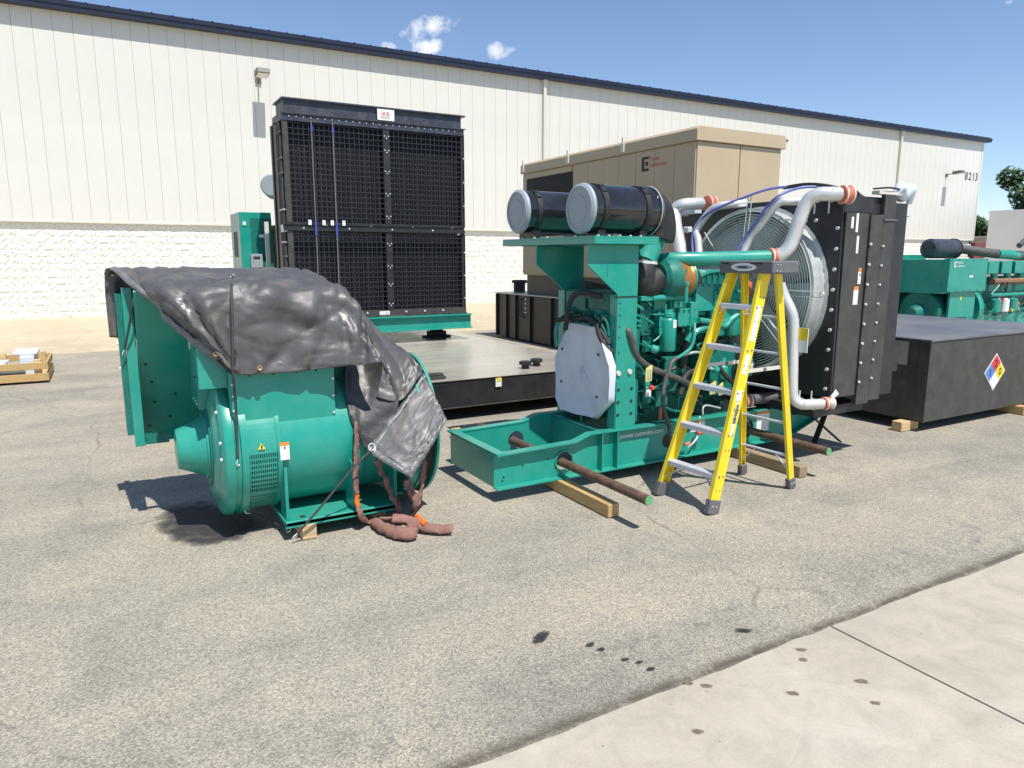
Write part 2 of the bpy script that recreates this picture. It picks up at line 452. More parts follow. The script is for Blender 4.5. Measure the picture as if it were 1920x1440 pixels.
        base = mix(base, ramp(fine.outputs['Fac'], [(.3, (.84,.84,.83)), (.7, (1.13,1.12,1.1))]), .55, 'MULTIPLY')
        pits = n.new('ShaderNodeTexVoronoi'); pits.inputs['Scale'].default_value = 9; l.new(tc.outputs['Object'], pits.inputs['Vector'])
        pm = math_('MULTIPLY', math_('LESS_THAN', pits.outputs['Distance'], .045), .6)
        base = mix(base, (.12,.11,.1), pm)
        if not pale:
            mp = n.new('ShaderNodeMapping'); mp.inputs['Scale'].default_value = (.25, 1.6, 1); l.new(tc.outputs['Object'], mp.inputs['Vector'])
            st = noise_(2.2, 7, .7, mp.outputs[0])
            base = mix(base, (.34,.25,.14), math_('MULTIPLY', math_('MULTIPLY_ADD', st.outputs['Fac'], 6, -3.7, clamp=True), .45))
        else:
            wv = noise_(.8, 5, .6, dist=1.5)
            base = mix(base, (.30,.285,.26), math_('MULTIPLY', math_('MULTIPLY_ADD', wv.outputs['Fac'], 5, -2.75, clamp=True), .4))
        l.new(base, b.inputs['Base Color']); b.inputs['Roughness'].default_value = .85
        b.inputs['Specular IOR Level'].default_value = .3
        l.new(fine.outputs['Fac'], bpn.inputs['Height']); bpn.inputs['Strength'].default_value = .25; bpn.inputs['Distance'].default_value = .003
    l.new(bpn.outputs[0], b.inputs['Normal'])
    return m
ASPHALT = ground_mat('worn_asphalt', 'asphalt')
CONC = ground_mat('pale_concrete', 'pale')
CONC_TAN = ground_mat('tan_concrete', 'tan')
JOINT = mat('joint_filler', (.12, .105, .085), .9, 0, .3, 20)
EARTH = mat('dry_ground', (.22, .20, .13), .95, 0, .3, .05)

def sheet(name, x0, x1, y0, y1, z, m):
    o = MB().quad((x0,y0,z), (x1,y0,z), (x1,y1,z), (x0,y1,z)).build(name, m)
    return tag(o, kind='structure')
sheet('ground', -2500, 2500, -2500, 2500, -.012, EARTH)
sheet('asphalt_yard', -60, 160, 1.0, 60, -.004, ASPHALT)
# tan apron along the warehouse, one slab object per bay with a real gap between
xs = [-30, -24, -17.9, -11.8, -5.7, .37, 6.4, 12.5, 18.6, 24.7, 30.8, 36.9, 43, 55, 75, 100]
for a, b in zip(xs[:-1], xs[1:]):
    o = MB().box((a+.008, 15.45, -.2), (b-.008, 24.97, .0)).build('apron_slab', CONC_TAN); tag(o, kind='structure')
# foreground pad with a slightly ragged edge against the asphalt
def pad(x0, x1):
    top = []; n = int((x1-x0)/.06)
    for i in range(n+1):
        x = x0 + (x1-x0)*i/n
        top.append((x, 2.0 + .022*noise.noise((x*1.3, 3.1, 0)) + .012*noise.noise((x*7, 1.0, 0)), .004))
    poly = [(x0, -9, .004), (x1, -9, .004)] + list(reversed(top))
    o = MB().prism(poly, (0, 0, -.2)).build('concrete_pad', CONC, sharp=30); tag(o, kind='structure')
pad(-30, -1.2); pad(-1.19, 2.895); pad(2.907, 7.0); pad(7.012, 40)

# droplets and oil spots on the ground, each its own thin irregular sheet
SPOT_DARK = soak_mat('fresh_oil_mark', (.030, .030, .033), .55, .95, 60)
SPOT_BROWN = soak_mat('damp_brown_drip', (.17, .14, .09), .8, .85, 40)
SPOT_DAMP_SHADE = soak_mat('damp_shaded_asphalt', (.035, .034, .036), .7, .93, 9)
def soak_mesh(name, rim, m):
    rim = [Vector(p) for p in rim]; n = len(rim); c = sum(rim, Vector())/n
    vs = list(rim) + [c.lerp(p, .66) for p in rim] + [c.lerp(p, .33) for p in rim] + [c]
    fs = [(j*n+i, j*n+(i+1) % n, (j+1)*n+(i+1) % n, (j+1)*n+i) for j in range(2) for i in range(n)] + [(2*n+i, 2*n+(i+1) % n, 3*n) for i in range(n)]
    o = MB().add(vs, fs).build(name, m, recalc=False, sharp=180)
    at = o.data.attributes.new('soak', 'FLOAT', 'POINT')
    at.data.foreach_set('value', [0.0]*n + [.62]*n + [.8]*n + [.9])
    return o
def spot(name, c, rx, ry, m, label, z, grp, seed, rot=0):
    pts = []
    for i in range(22):
        a = 2*math.pi*i/22
        k = 1.18 + .42*noise.noise((math.cos(a)*1.6 + seed*7.3, math.sin(a)*1.6, seed))
        x, y = math.cos(a)*rx*k, math.sin(a)*ry*k
        pts.append((c[0] + x*math.cos(rot) - y*math.sin(rot), c[1] + x*math.sin(rot) + y*math.cos(rot), z))
    o = soak_mesh(name, pts, m)
    tag(o, label, 'stain', grp)
spot('oil_spot', (1.642, 2.617, 0), .062, .03, SPOT_DARK, 'largest dark oil spot on the asphalt, left end of the row of spots', -.0005, 'oil spots on the asphalt', 1, .5)
spot('oil_spot', (1.803, 2.45, 0), .03, .016, SPOT_DARK, 'dark oil spot second from the left in the row on the asphalt', -.0005, 'oil spots on the asphalt', 2, .2)
spot('oil_spot', (1.823, 2.392, 0), .022, .014, SPOT_DARK, 'small round oil spot just right of the second spot in the row', -.0005, 'oil spots on the asphalt', 3)
spot('oil_spot', (1.866, 2.272, 0), .024, .012, SPOT_DARK, 'thin dark oil spot in the middle of the row on the asphalt', -.0005, 'oil spots on the asphalt', 4)
spot('oil_spot', (1.907, 2.224, -0), .02, .012, SPOT_DARK, 'small oil spot second from the right end of the row', -.0005, 'oil spots on the asphalt', 5)
spot('oil_spot', (1.915, 2.159, 0), .026, .014, SPOT_DARK, 'oil spot at the right end of the row, nearest the concrete', -.0005, 'oil spots on the asphalt', 6)
spot('oil_spot', (2.514, 2.189, 0), .045, .022, SPOT_DARK, 'dark oil spot close to the edge of the concrete pad near the joint', -.0005, 'oil spots on the asphalt', 8, -.5)
for i, (c, lab) in enumerate((
        ((1.975, 1.994, 0), 'left one of two brown drips at the very edge of the concrete'),
        ((2.029, 1.942, -0), 'right one of two brown drips at the edge of the concrete'),
        ((2.6, 1.935, 0), 'brown drip on the concrete nearest the asphalt edge by the joint'),
        ((2.54, 1.875, 0), 'brown drip just below the topmost drip on the concrete'),
        ((2.295, 1.732, 0), 'lone brown drip in the middle of the concrete pad'),
        ((2.614, 1.648, 0), 'brown drip on the concrete closest to the pad joint'),
        ((2.528, 1.526, 0), 'darkest brown drip on the concrete, near the pad joint'),
        ((1.789, 1.745, 0), 'ragged brown drip lowest on the concrete pad'))):
    spot('brown_drip', c, .022 + .004*(i % 3), .016, SPOT_BROWN, lab, .0065, 'brown drips on the concrete pad', 20 + i, -.6)
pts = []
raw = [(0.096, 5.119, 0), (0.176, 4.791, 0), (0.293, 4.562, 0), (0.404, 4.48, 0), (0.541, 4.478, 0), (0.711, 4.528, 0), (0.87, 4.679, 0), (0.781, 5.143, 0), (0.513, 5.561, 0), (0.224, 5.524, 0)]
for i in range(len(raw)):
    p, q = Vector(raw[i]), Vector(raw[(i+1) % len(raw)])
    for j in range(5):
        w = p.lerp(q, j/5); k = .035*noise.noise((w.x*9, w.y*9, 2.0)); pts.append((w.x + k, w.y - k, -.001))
o = soak_mesh('damp_shade_patch', pts, SPOT_DAMP_SHADE)  # damp stain that also carries on the alternator's shadow, shade painted into its colour
tag(o, 'damp patch and painted shade on the asphalt under the cone end of the alternator', 'stain')

# ---------------------------------------------------------------- warehouse
wh = thing('warehouse', 'long cream metal sided warehouse with white block base and navy eave', 'warehouse', (20, 25, 0))
RX = 46.62
# siding panels: one object per panel, groove between neighbours
PW = .483; X0 = -4.45
p0 = None
for i in range(int((RX - X0)/PW) + 1):
    x = X0 + i*PW
    if p0 is None:
        prof = [(0, .012), (.006, .0), (.10, -.0), (PW*.5, .002), (PW-.10, 0), (PW-.008, 0), (PW-.007, .008), (PW-.002, .008), (PW-.002, .05), (0, .05)]
        p0 = MB().prism([(x + a, 24.89 + b, 2.79) for a, b in prof], (0, 0, 6.0)).build('siding_panel', SIDING, wh, sharp=20)
    else: dup(p0, (i*PW, 0, 0))
m_ = MB(); m_.box((-30, 24.95, 2.79), (X0, 25.0, 8.79)); m_.build('siding_sheet', SIDING, wh)
b_ = MB(); b_.box((-30, 25.02, 0), (RX-.02, 25.3, 8.6)); b_.box((RX-.3, 25.02, 0), (RX-.02, 60, 8.6))
b_.build('wall', MORTAR, wh)
t_ = MB(); t_.prism([(-30, 24.865, 2.735), (-30, 24.865, 2.785), (-30, 24.90, 2.80), (-30, 25.0, 2.80), (-30, 25.0, 2.735)], (RX+30+.02, 0, 0))
t_.build('base_trim', TRIM, wh)
c_ = MB(); c_.box((RX-.06, 24.872, 2.80), (RX+.02, 25.05, 8.55)); c_.build('corner_trim', TRIM, wh)
g_ = MB(); g_.prism([(-30, 24.60, 8.50), (-30, 24.60, 8.60), (-30, 24.57, 8.62), (-30, 24.57, 8.70), (-30, 24.88, 8.76), (-30, 24.88, 8.50)], (RX+30+.35, 0, 0))
g_.build('eave_gutter', NAVY_ROOF, wh)
r_ = MB(); r_.prism([(-30, 24.62, 8.705), (-30, 24.62, 8.75), (-30, 42, 9.3), (-30, 60, 8.9), (-30, 60, 8.6), (-30, 25.3, 8.6)], (RX+30+.30, 0, 0))
r_.build('roof', NAVY_ROOF, wh)
s_ = MB()
for i in range(100):
    x = -8 + i*.55
    s_.box((x, 24.60, 8.74), (x+.05, 26.5, 8.765))
s_.build('roof_seam', NAVY_ROOF, wh)
for x in (15.55, 38.45):
    d = MB(); d.box((x-.06, 24.76, 2.2 if x < 20 else 2.2), (x+.06, 24.872, 8.38)); d.box((x-.09, 24.72, 8.30), (x+.09, 24.868, 8.49))
    d.prism([(x-.06, 24.76, 2.2), (x-.06, 24.86, 2.2), (x-.06, 24.96, .2), (x-.06, 24.86, .2)], (.12, 0, 0))
    d.build('downspout', TRIM, wh)
v_ = MB(); v_.box((8.72, 24.872, 3.4), (10.83, 24.885, 6.75)); v_.box((8.72, 24.84, 6.60), (10.83, 24.884, 6.70))
v_.build('patched_panel', TRIM, wh)
# split-face blocks
def block_mesh(seed, w=.400, h=.200):
    rnd = random.Random(seed); nx, nz = 8, 4; vs = []; fs = []
    for j in range(nz+1):
        for i in range(nx+1):
            edge = i in (0, nx) or j in (0, nz)
            d = .013 + .012*rnd.random() if edge else .012 + .034*rnd.random()
            vs.append((w*i/nx + (0 if edge else rnd.uniform(-.015, .015)), -d, h*j/nz + (0 if edge else rnd.uniform(-.012, .012))))
    for j in range(nz):
        for i in range(nx):
            a = j*(nx+1)+i; fs.append((a, a+1, a+nx+2, a+nx+1))
    k = len(vs)
    vs += [(0, .03, 0), (w, .03, 0), (w, .03, h), (0, .03, h)]
    c = [0, nx, nz*(nx+1)+nx, nz*(nx+1)]
    for q in range(4): fs.append((c[q], k+q, k+(q+1) % 4, c[(q+1) % 4]))
    return vs, fs
variants = [block_mesh(s) for s in range(8)]
vmesh = []
for v, f in variants:
    me = bpy.data.meshes.new('wall_block'); me.from_pydata(v, [], f); me.materials.append(CMU); vmesh.append(me)
far = MB(); rb = random.Random(3)
for row in range(14):
    z = row*.2 - .06
    for k in range(130):
        x = -3.8 + k*.4 + (.2 if row % 2 else 0)
        if x > RX - .4: continue
        v = rb.randrange(8)
        if x < 5.2 and row > 0:
            o = bpy.data.objects.new('wall_block', vmesh[v]); col.objects.link(o); o.parent = wh
            o.location = Vector((x, 25.0, z)) - Vector(wh.location)
        else:
            vs_, fs_ = variants[v]; far.add([(a+x, b+25.0, c+z) for a, b, c in vs_], fs_)
for row in range(14):
    for k in range(60):
        x = -4.2 - k*.4 + (.2 if row % 2 else 0); vs_, fs_ = variants[rb.randrange(8)]
        far.add([(a+x, b+25.0, c+row*.2-.06) for a, b, c in vs_], fs_)
o = far.build('wall_block_courses', CMU, wh, sharp=5, recalc=False); o['kind'] = 'stuff'
# side return of the base
# wall lights
LAMP = mat('bronze_grey_lamp', (.16, .15, .14), .5, .2, .1, 10)
LENS = mat('lamp_glass', (.6, .6, .58), .2, 0, .05, 10)
for x, z, lab in ((4.86, 7.30, 'floodlight high on the wall above the black radiator'), (43.1, 6.45, 'floodlight on the far end of the wall beside the building number')):
    lt = thing('wall_light', lab, 'wall light', (x, 24.87, z), 'floodlights on the warehouse wall')
    a = MB(); a.box((x-.09, 24.83, z-.12), (x+.09, 24.872, z+.06)); a.tube([(x, 24.84, z-.02), (x, 24.65, z+.02), (x, 24.3, z+.02)], .025, 8); a.build('bracket', LAMP, lt)
    a = MB(); a.prism([(x-.19, 23.92, z+.02), (x-.19, 24.45, z-.04), (x-.19, 24.45, z+.14), (x-.19, 23.96, z+.16)], (.38, 0, 0)); a.build('lamp_head', LAMP, lt, bevel=.01)
    a = MB(); a.prism([(x-.16, 23.98, z+.002), (x-.16, 24.40, z-.046), (x-.16, 24.40, z-.034), (x-.16, 23.98, z+.014)], (.32, 0, 0)); a.build('lens', LENS, lt)
NUM = mat('black_number', (.03, .03, .035), .5, 0, .05, 5)
num = thing('building_number', 'black building number 8213 on the far end of the cream wall', 'sign', (45.7, 24.88, 6.3))
for ch, x in zip('8213', (45.02, 45.40, 45.78, 46.10)):
    text('digit', ch, NUM, num, (x, 24.884, 6.28), .62, (1, 0, 0), (0, 0, 1), .004, offset=.006)

# ---------------------------------------------------------------- far right: trailer, container, wall, trees
TRAILER = mat('white_trailer_sheet', (.70, .70, .72), .5, 0, .03, 1)
tr = thing('box_trailer', 'large plain white box trailer beyond the warehouse corner', 'trailer', (48, 18, 0))
a = MB(); a.box((43.6, 13.0, 1.1), (56, 22.55, 4.25)); a.build('body', TRAILER, tr, bevel=.04)
a = MB(); a.box((43.57, 12.98, 4.20), (56.03, 22.58, 4.29)); a.build('roof_rail', ALU, tr)
a = MB(); a.box((44.2, 13.6, .5), (55.5, 21.2, 1.1)); a.build('chassis', BLACK, tr)
for x in (46, 53.5):
    for y in (14.0, 20.6): MB().cyl((x, y-.3, .5), (x, y+.3, .5), .5, n=20).build('wheel', RUBBER, tr)
CONTAINER = mat('dull_red_container', (.20, .045, .05), .6, 0, .15, 1)
ct = thing('shipping_container', 'dull red shipping container seen past the warehouse corner', 'container', (68, 36.5, 0))
a = MB(); a.box((66, 35, .2), (72, 38, 2.95))
for k in range(24): a.box((65.94, 35.05 + k*.122, .4), (66.0, 35.05 + k*.122 + .06, 2.8))
a.build('body', CONTAINER, ct)
for k in range(3): MB().cyl((65.9, 35.5 + k*.9, .3), (65.9, 35.5 + k*.9, 2.9), .04, n=8).build('locking_bar', ALU, ct)
bw = thing('low_building', 'low tan building behind the red container', 'building', (92, 55, 0))
a = MB(); a.box((86, 44, 0), (105, 62, 3.9)); a.build('wall', CONC_TAN, bw)
a = MB(); a.box((85.7, 43.7, 3.9), (105.3, 62.3, 4.05)); a.build('roof', TRIM, bw)
HILL = mat('hazy_ridge', (.30, .33, .36), .95, 0, .1, .01)
h_ = MB(); n = 60
pts = [(-300 + 40*i, 1500 + 60*math.sin(i*.7), -5) for i in range(n)]
top = [(p[0], p[1] + 60, 62 + 12*noise.noise((i*.23, 0, 0)) + 6*noise.noise((i*.9, 4, 0))) for i, p in enumerate(pts)]
bk = [(p[0], p[1] + 300, -5) for p in pts]
h_.add(pts + top + bk, [(i, i+1, n+i+1, n+i) for i in range(n-1)] + [(n+i, n+i+1, 2*n+i+1, 2*n+i) for i in range(n-1)])
tag(h_.build('hills', HILL, sharp=80), kind='structure')

LEAF = mat('tree_leaf', (.045, .095, .028), .6, 0, .45, 1.2)
BARK = mat('tree_bark', (.09, .065, .045), .9, 0, .3, 8, .4, 20)
def tree(label, x, y, h, crown_r, crown_h, seed, nleaf=5200, leaf=.24):
    rnd = random.Random(seed)
    t = thing('leafy_tree', label, 'tree', (x, y, 0), 'trees beyond the yard')
    tk = MB(); tk.tube([(x, y, -.1), (x+.1, y, h*.25), (x-.05, y+.1, h*.55), (x, y, h*.85)], [.28, .22, .15, .05], 8)
    cl = []
    for k in range(9):
        a = rnd.uniform(0, 6.28); z0 = h*rnd.uniform(.3, .6); r = crown_r*rnd.uniform(.45, .85)
        tip = Vector((x + math.cos(a)*r, y + math.sin(a)*r, z0 + crown_h*rnd.uniform(.2, .5)))
        tk.tube([(x, y, z0), ((x+tip.x)/2, (y+tip.y)/2, z0*.6 + tip.z*.4 + .2), tip], [.10, .07, .03], 6)
        cl.append((tip, crown_r*rnd.uniform(.35, .55)))
    for k in range(16):
        a = rnd.uniform(0, 6.28); q = rnd.random()**.5*.75
        cl.append((Vector((x + math.cos(a)*crown_r*q, y + math.sin(a)*crown_r*q, h - crown_h + crown_h*rnd.uniform(.15, .92))), crown_r*rnd.uniform(.22, .42)))
    tk.build('trunk', BARK, t)
    lf = MB()
    for k in range(nleaf):
        c, r = cl[k % len(cl)]
        d = Vector((rnd.gauss(0,1), rnd.gauss(0,1), rnd.gauss(0,.75))).normalized()*r*rnd.random()**.4
        p = c + d; u = Vector((rnd.gauss(0,1), rnd.gauss(0,1), rnd.gauss(0,.6))).normalized(); w = u.orthogonal().normalized()
        s = leaf*rnd.uniform(.5, 1.3)
        lf.add([p - u*s, p + w*s*.5, p + u*s, p - w*s*.5], [(0,1,2,3)])
    lf.build('crown', LEAF, t, sharp=180, recalc=False)
tree('tall round tree rising above the white trailer', 104.0, 48.0, 12.6, 5.6, 6.8, 5, 15000, .34)
tree('dark bushy tree just right of the warehouse corner', 90.2, 47.5, 6.5, 1.9, 4.8, 9, 6000, .20)
tree('light green bushy tree beside the white trailer', 92.6, 47.0, 6.2, 1.8, 4.6, 12, 6000, .20)

# ---------------------------------------------------------------- flat black tank under the radiator set
WET = mat('wet_dusty_tank_top', (.30, .285, .25), .16, 0, .30, 1.1, .02, 12, (.50, .45, .36), .55, .9, rvar=.13, stretch=(.35, 1.5, 1))
t1 = thing('fuel_tank', 'low wide black fuel tank with a wet shiny top under the large radiator', 'fuel tank', (3.2, 9.8, 0))
TX0, TX1, TY0, TY1, TZ0, TZ1 = .55, 5.35, 6.9, 16.0, .15, .44
a = MB(); a.box((TX0, TY0, TZ0), (TX1, TY1, TZ1)); a.build('tank_body', BLACK, t1, bevel=.008)
a = MB(); a.box((TX0+.004, TY0-.012, TZ1), (TX1, TY1, TZ1+.006)); a.build('tank_top', WET, t1)
a = MB(); a.box((TX0, TY0-.02, TZ0-.012), (TX1, TY0+.06, TZ0)); a.build('bottom_flange', BLACK_DUSTY, t1)
for p in ((4.289, 7.129, 0.445), (4.513, 7.241, 0.445)):
    q = Vector(p) + Vector((0, .10, 0))
    a = MB(); a.lathe(q, (0,0,1), [(0,.045),(.05,.045),(.05,.075),(.085,.075),(.09,.06)], 16); a.build('tank_cap', RUBBER, t1)
a = MB(); q = Vector((2.919, 6.908, 0.45)) + Vector((.1,.15,0)); a.box(q + Vector((-.14,-.05,0)), q + Vector((.14,.07,.03))); a.box(q + Vector((-.12,-.03,.03)), q + Vector((.12,.05,.06))); a.build('mounting_pad', BLACK_DUSTY, t1, bevel=.005)
a = MB(); a.box((3.700, 6.878, .33), (3.775, 6.884, .425)); a.build('label', PAPER, t1)
a = MB(); a.box((3.712, 6.874, .395), (3.765, 6.879, .432)); a.build('label_header', YELLOW_P, t1)
for y in (7.6, 11.5, 15.4):
    o = MB().box((TX0-.1, y, 0), (TX1+.05, y+.14, .138)).build('timber_bearer', TIMBER_X, None)
    tag(o, {7.6: 'timber bearer under the front of the wet topped fuel tank', 11.5: 'timber bearer under the middle of the wet topped fuel tank', 15.4: 'timber bearer under the far end of the wet topped fuel tank'}[y], 'timber', 'timber bearers under the fuel tank')

# ---------------------------------------------------------------- generator set with the tall black radiator
r2 = thing('radiator_generator', 'tall black mesh guarded radiator on green generator frame facing the yard', 'generator set', (3.7, 13, .45))
RXL, RXR, RY, RZ0, RZ1 = 2.33, 5.06, 10.5, .93, 3.60
a = MB(); a.box((2.2, 10.36, .63), (5.12, 10.40, .86)); a.box((2.2, 10.30, .84), (5.12, 10.42, .86)); a.box((2.2, 10.30, .63), (5.12, 10.42, .65))
a.box((2.2, 10.42, .63), (2.26, 17.5, .86)); a.box((5.06, 10.42, .63), (5.12, 17.5, .86)); a.build('base_frame', GREEN, r2)
for x, y in ((2.5, 10.9), (4.75, 10.9), (2.5, 14), (4.75, 14), (2.5, 16.8), (4.75, 16.8)):
    a = MB(); a.box((x-.22, y-.1, .447), (x+.22, y+.1, .475)); a.box((x-.14, y-.09, .475), (x+.14, y+.09, .55)); a.box((x-.09, y-.07, .55), (x+.09, y+.07, .63)); a.build('isolator', RUBBER, r2, bevel=.006)
a = MB(); a.box((RXL-.02, RY-.06, .86), (RXR+.02, RY+.5, RZ0+.02)); a.box((RXL, RY-.12, .865), (RXR, RY-.06, .885)); a.build('radiator_sill', BLACK_DUSTY, r2)
bolts('bolt', ALU, r2, [(2.5+.31*i, RY-.062, .92) for i in range(8)], (0,-1,0), .018, .012)
a = MB(); a.box((3.62, RY-.067, .882), (3.78, RY-.061, .94)); a.build('label', PAPER, r2)
a = MB(); a.box((RXL+.04, RY+.13, RZ0), (RXR-.04, RY+.45, RZ1)); 
for k in range(60): x = RXL+.06 + k*.0438; a.box((x, RY+.115, RZ0+.02), (x+.018, RY+.13, RZ1-.02))
a.build('radiator_core', mat('radiator_fins', (.008,.008,.011), .6, 0, .2, 10), r2)
# corner posts, centre bar, cross bar
for x, w in ((RXL, .07), (3.80-.03, .10), (RXR-.03, .05)):
    a = MB(); a.box((x, RY-.03, RZ0), (x+w, RY+.03, RZ1)); a.build('frame_post', BLACK_DUSTY if x < 2.5 else BLACK, r2, bevel=.004)
a = MB(); a.box((RXL-.06, RY-.05, 2.12), (RXR+.02, RY-.031, 2.145)); a.box((RXL-.06, RY-.05, 2.205), (RXR+.02, RY-.031, 2.23)); a.box((RXL-.06, RY-.032, 2.145), (RXR+.02, RY-.01, 2.205)); a.build('cross_bar', BLACK, r2)
bolts('bolt', CHROME, r2, [(2.55+.33*i, RY-.033, 2.175 + (.03 if i % 2 else -.02)) for i in range(8)], (0,-1,0), .014, .012)
bolts('bolt', CHROME, r2, [(3.79+dx, RY-.031, z+dz) for z in (1.05,1.35,1.62,1.95,2.35,2.68,3.0,3.3,3.5) for dx, dz in ((.0,0),(.06,0),(.03,-.03))], (0,-1,0), .011, .01)
WIRE = mat('guard_wire', (.034,.036,.048), .45, .2, .15, 10)
for x0, x1, z0, z1 in ((RXL+.07, 3.77, RZ0+.01, 2.115), (3.87, RXR-.03, RZ0+.01, 2.115), (RXL+.07, 3.77, 2.235, RZ1-.02), (3.87, RXR-.03, 2.235, RZ1-.02)):
    a = MB(); nx = round((x1-x0)/.074); nz = round((z1-z0)/.074); r = .0045
    for i in range(nx+1):
        x = x0 + (x1-x0)*i/nx; a.box((x-r, RY-.014, z0), (x+r, RY-.007, z1))
    for i in range(nz+1):
        z = z0 + (z1-z0)*i/nz; a.box((x0, RY-.022, z-r), (x1, RY-.015, z+r))
    a.build('mesh_guard', WIRE, r2)
# top tank
a = MB(); a.box((RXL-.02, RY-.04, RZ1), (RXR+.02, RY+.5, 3.70)); a.build('header_flange', NAVY, r2)
a = MB(); a.box((RXL+.03, RY-.02, 3.70), (RXR-.02, RY+.46, 3.88)); a.box((RXL, RY-.06, 3.88), (RXR+.04, RY+.52, 3.90)); a.box((RXL, RY-.06, 3.69), (RXR+.04, RY-.02, 3.705)); a.build('top_tank', NAVY, r2)
bolts('bolt', ALU, r2, [(2.42+.1*i, RY-.041, 3.655) for i in range(26)], (0,-1,0), .009, .008)
a = MB(); a.box((3.68, RY-.066, 3.715), (3.94, RY-.061, 3.868)); pl = a.build('name_plate', PAPER, r2)
text('plate_lettering', 'JKR', RED, pl, (3.74, RY-.068, 3.775), .085, (1,0,0), (0,0,1))
text('plate_lettering', 'RADIATORS', CAP_GREY, pl, (3.745, RY-.068, 3.745), .022, (1,0,0), (0,0,1))
for x in (2.72, 3.02):
    a = MB(); a.bar((x, RY-.05, 3.62), (x, RY-.05, .98), .016, .008, (0,1,0)); a.build('strap', GALV if False else LADDER_GREY, r2)
    for z0, z1 in ((3.45, 3.58), (2.03, 2.28)):
        a = MB(); a.box((x-.015, RY-.06, z0+.02), (x+.015, RY-.056, z1-.03)); a.build('blue_tape', BLUE_TAPE, r2)
for x in (2.63, 2.83, 2.95, 3.12):
    a = MB(); a.box((x-.015, RY-.055, 2.20), (x+.03, RY-.05, 2.27)); a.build('paper_tag', PAPER, r2)
# left side: plates, tie rods, brackets
a = MB(); a.box((RXL-.02, RY+.30, RZ0-.02), (RXL+.02, RY+.52, 3.62)); a.box((RXL-.04, RY+.52, RZ0-.02), (RXL+.02, RY+.60, 3.6)); a.build('side_plate', BLACK, r2)
for y in (RY+.08, RY+.14, RY+.20, RY+.27):
    a = MB(); a.cyl((RXL-.015, y, RZ0), (RXL-.015, y, 3.58), .018, n=8); a.build('tie_rod', BLACK_DUSTY, r2)
for z in (1.2, 1.75, 1.95, 2.4, 2.9, 3.1, 3.45):
    a = MB(); a.box((RXL-.03, RY+.04, z), (RXL-.005, RY+.3, z+.022)); a.build('rod_clamp', ALU if z in (1.95, 2.4) else LADDER_GREY, r2)
a = MB(); a.box((RXL-.05, RY, 2.1), (RXL, RY+.18, 2.2)); a.build('bracket', GALV, r2)
a = MB(); a.box((RXR+.005, RY-.03, RZ0+.02), (RXR+.03, RY+.25, 2.1)); a.box((RXR+.005, RY-.03, 2.22), (RXR+.03, RY+.25, RZ1+.02)); a.build('side_plate', BLACK, r2)
bolts('bolt', CHROME, r2, [(RXR+.012, RY-.031, 1.1+.36*i) for i in range(7)], (0,-1,0), .012, .01)
# engine bulk behind the radiator, air cleaner peeping past its left edge
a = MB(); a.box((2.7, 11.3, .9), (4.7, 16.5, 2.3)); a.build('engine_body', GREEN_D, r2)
a = MB(); a.lathe((2.54, 12.4, 2.90), (.25, 1, 0), [(0,.16),(.03,.18),(.1,.18),(.1,.17),(.7,.17)], 20); a.build('air_cleaner', CAP_GREY, r2)
a = MB(); a.bar((2.34, 12.0, .9), (2.34, 12.0, 2.3), .04, .06); a.build('support_post', TRIM, r2)
# control cabinet on the frame
cb = (2.195, 13, 1.498)
a = MB(); a.box((2.10, 13.0, 1.2), (2.62, 13.9, 2.50)); cbx = a.build('control_cabinet', GREEN, r2, bevel=.008)
a = MB(); a.box((2.09, 13.03, 1.2), (2.0985, 13.87, 2.48)); a.build('side_door', PALE_GREEN, cbx)
a = MB(); a.box((2.083, 13.25, 1.75), (2.089, 13.6, 2.18)); a.build('breaker_window', RUBBER, cbx)
a = MB(); a.box((2.27, 12.99, 1.2), (2.62, 12.999, 2.40)); a.build('recess_shade_plate', GREEN_D, cbx)  # dark plate paints the recess shade on the cabinet front
a = MB(); a.box((2.23, 12.88, 1.53), (2.42, 12.999, 1.80)); dsp = a.build('meter_box', CAP_GREY, cbx, bevel=.006)
a = MB(); a.box((2.27, 12.874, 1.72), (2.38, 12.879, 1.76)); a.build('meter_screen', LABEL_TEXT, cbx)
a = MB(); a.box((2.40, 12.984, 2.08), (2.48, 12.989, 2.13)); a.build('cabinet_label', PAPER, cbx)
a = MB(); a.box((2.15, 12.984, 2.28), (2.20, 12.999, 2.34)); a.build('cabinet_latch', PAPER, cbx)

# ---------------------------------------------------------------- tan enclosure and its black sub-base tank
t2 = thing('fuel_tank', 'ribbed black fuel tank with a vent cap under the tan generator enclosure', 'fuel tank', (8.6, 11, 0))
a = MB(); a.box((7.62, 8.0, .03), (9.5, 14.1, .97)); a.build('tank_body', BLACK, t2)
for y in (8.05, 8.9, 9.8, 10.7, 11.55, 11.8, 12.6, 13.2, 13.6, 14.04):
    a = MB(); a.box((7.575, y, .03), (7.62, y+.035, .955)); a.build('rib', BLACK, t2)
a = MB(); a.box((7.56, 7.96, .97), (9.55, 14.14, .985)); a.build('tank_top', GALV, t2)
a = MB(); q = (8, 13.494, 1.029); a.lathe((8.0, 13.75, .985), (0,0,1), [(0,.13),(.2,.13),(.2,.17),(.26,.17),(.27,.15)], 20); a.build('vent_cap', BLACK_DUSTY, t2)
a = MB(); a.tube([(7.60, 12.95, .9),(7.57,13.1,.82),(7.57,13.1,.62),(7.6,12.9,.5)], .014, 6); a.build('grounding_cable', RUBBER, t2)
bolts('bolt', CHROME, t2, [(7.575, 12.75, .62+.09*i) for i in range(4)], (-1,0,0), .022, .02)
en = thing('generator_enclosure', 'large tan sheet metal generator enclosure in front of the warehouse', 'generator', (8.5, 10.5, .985))
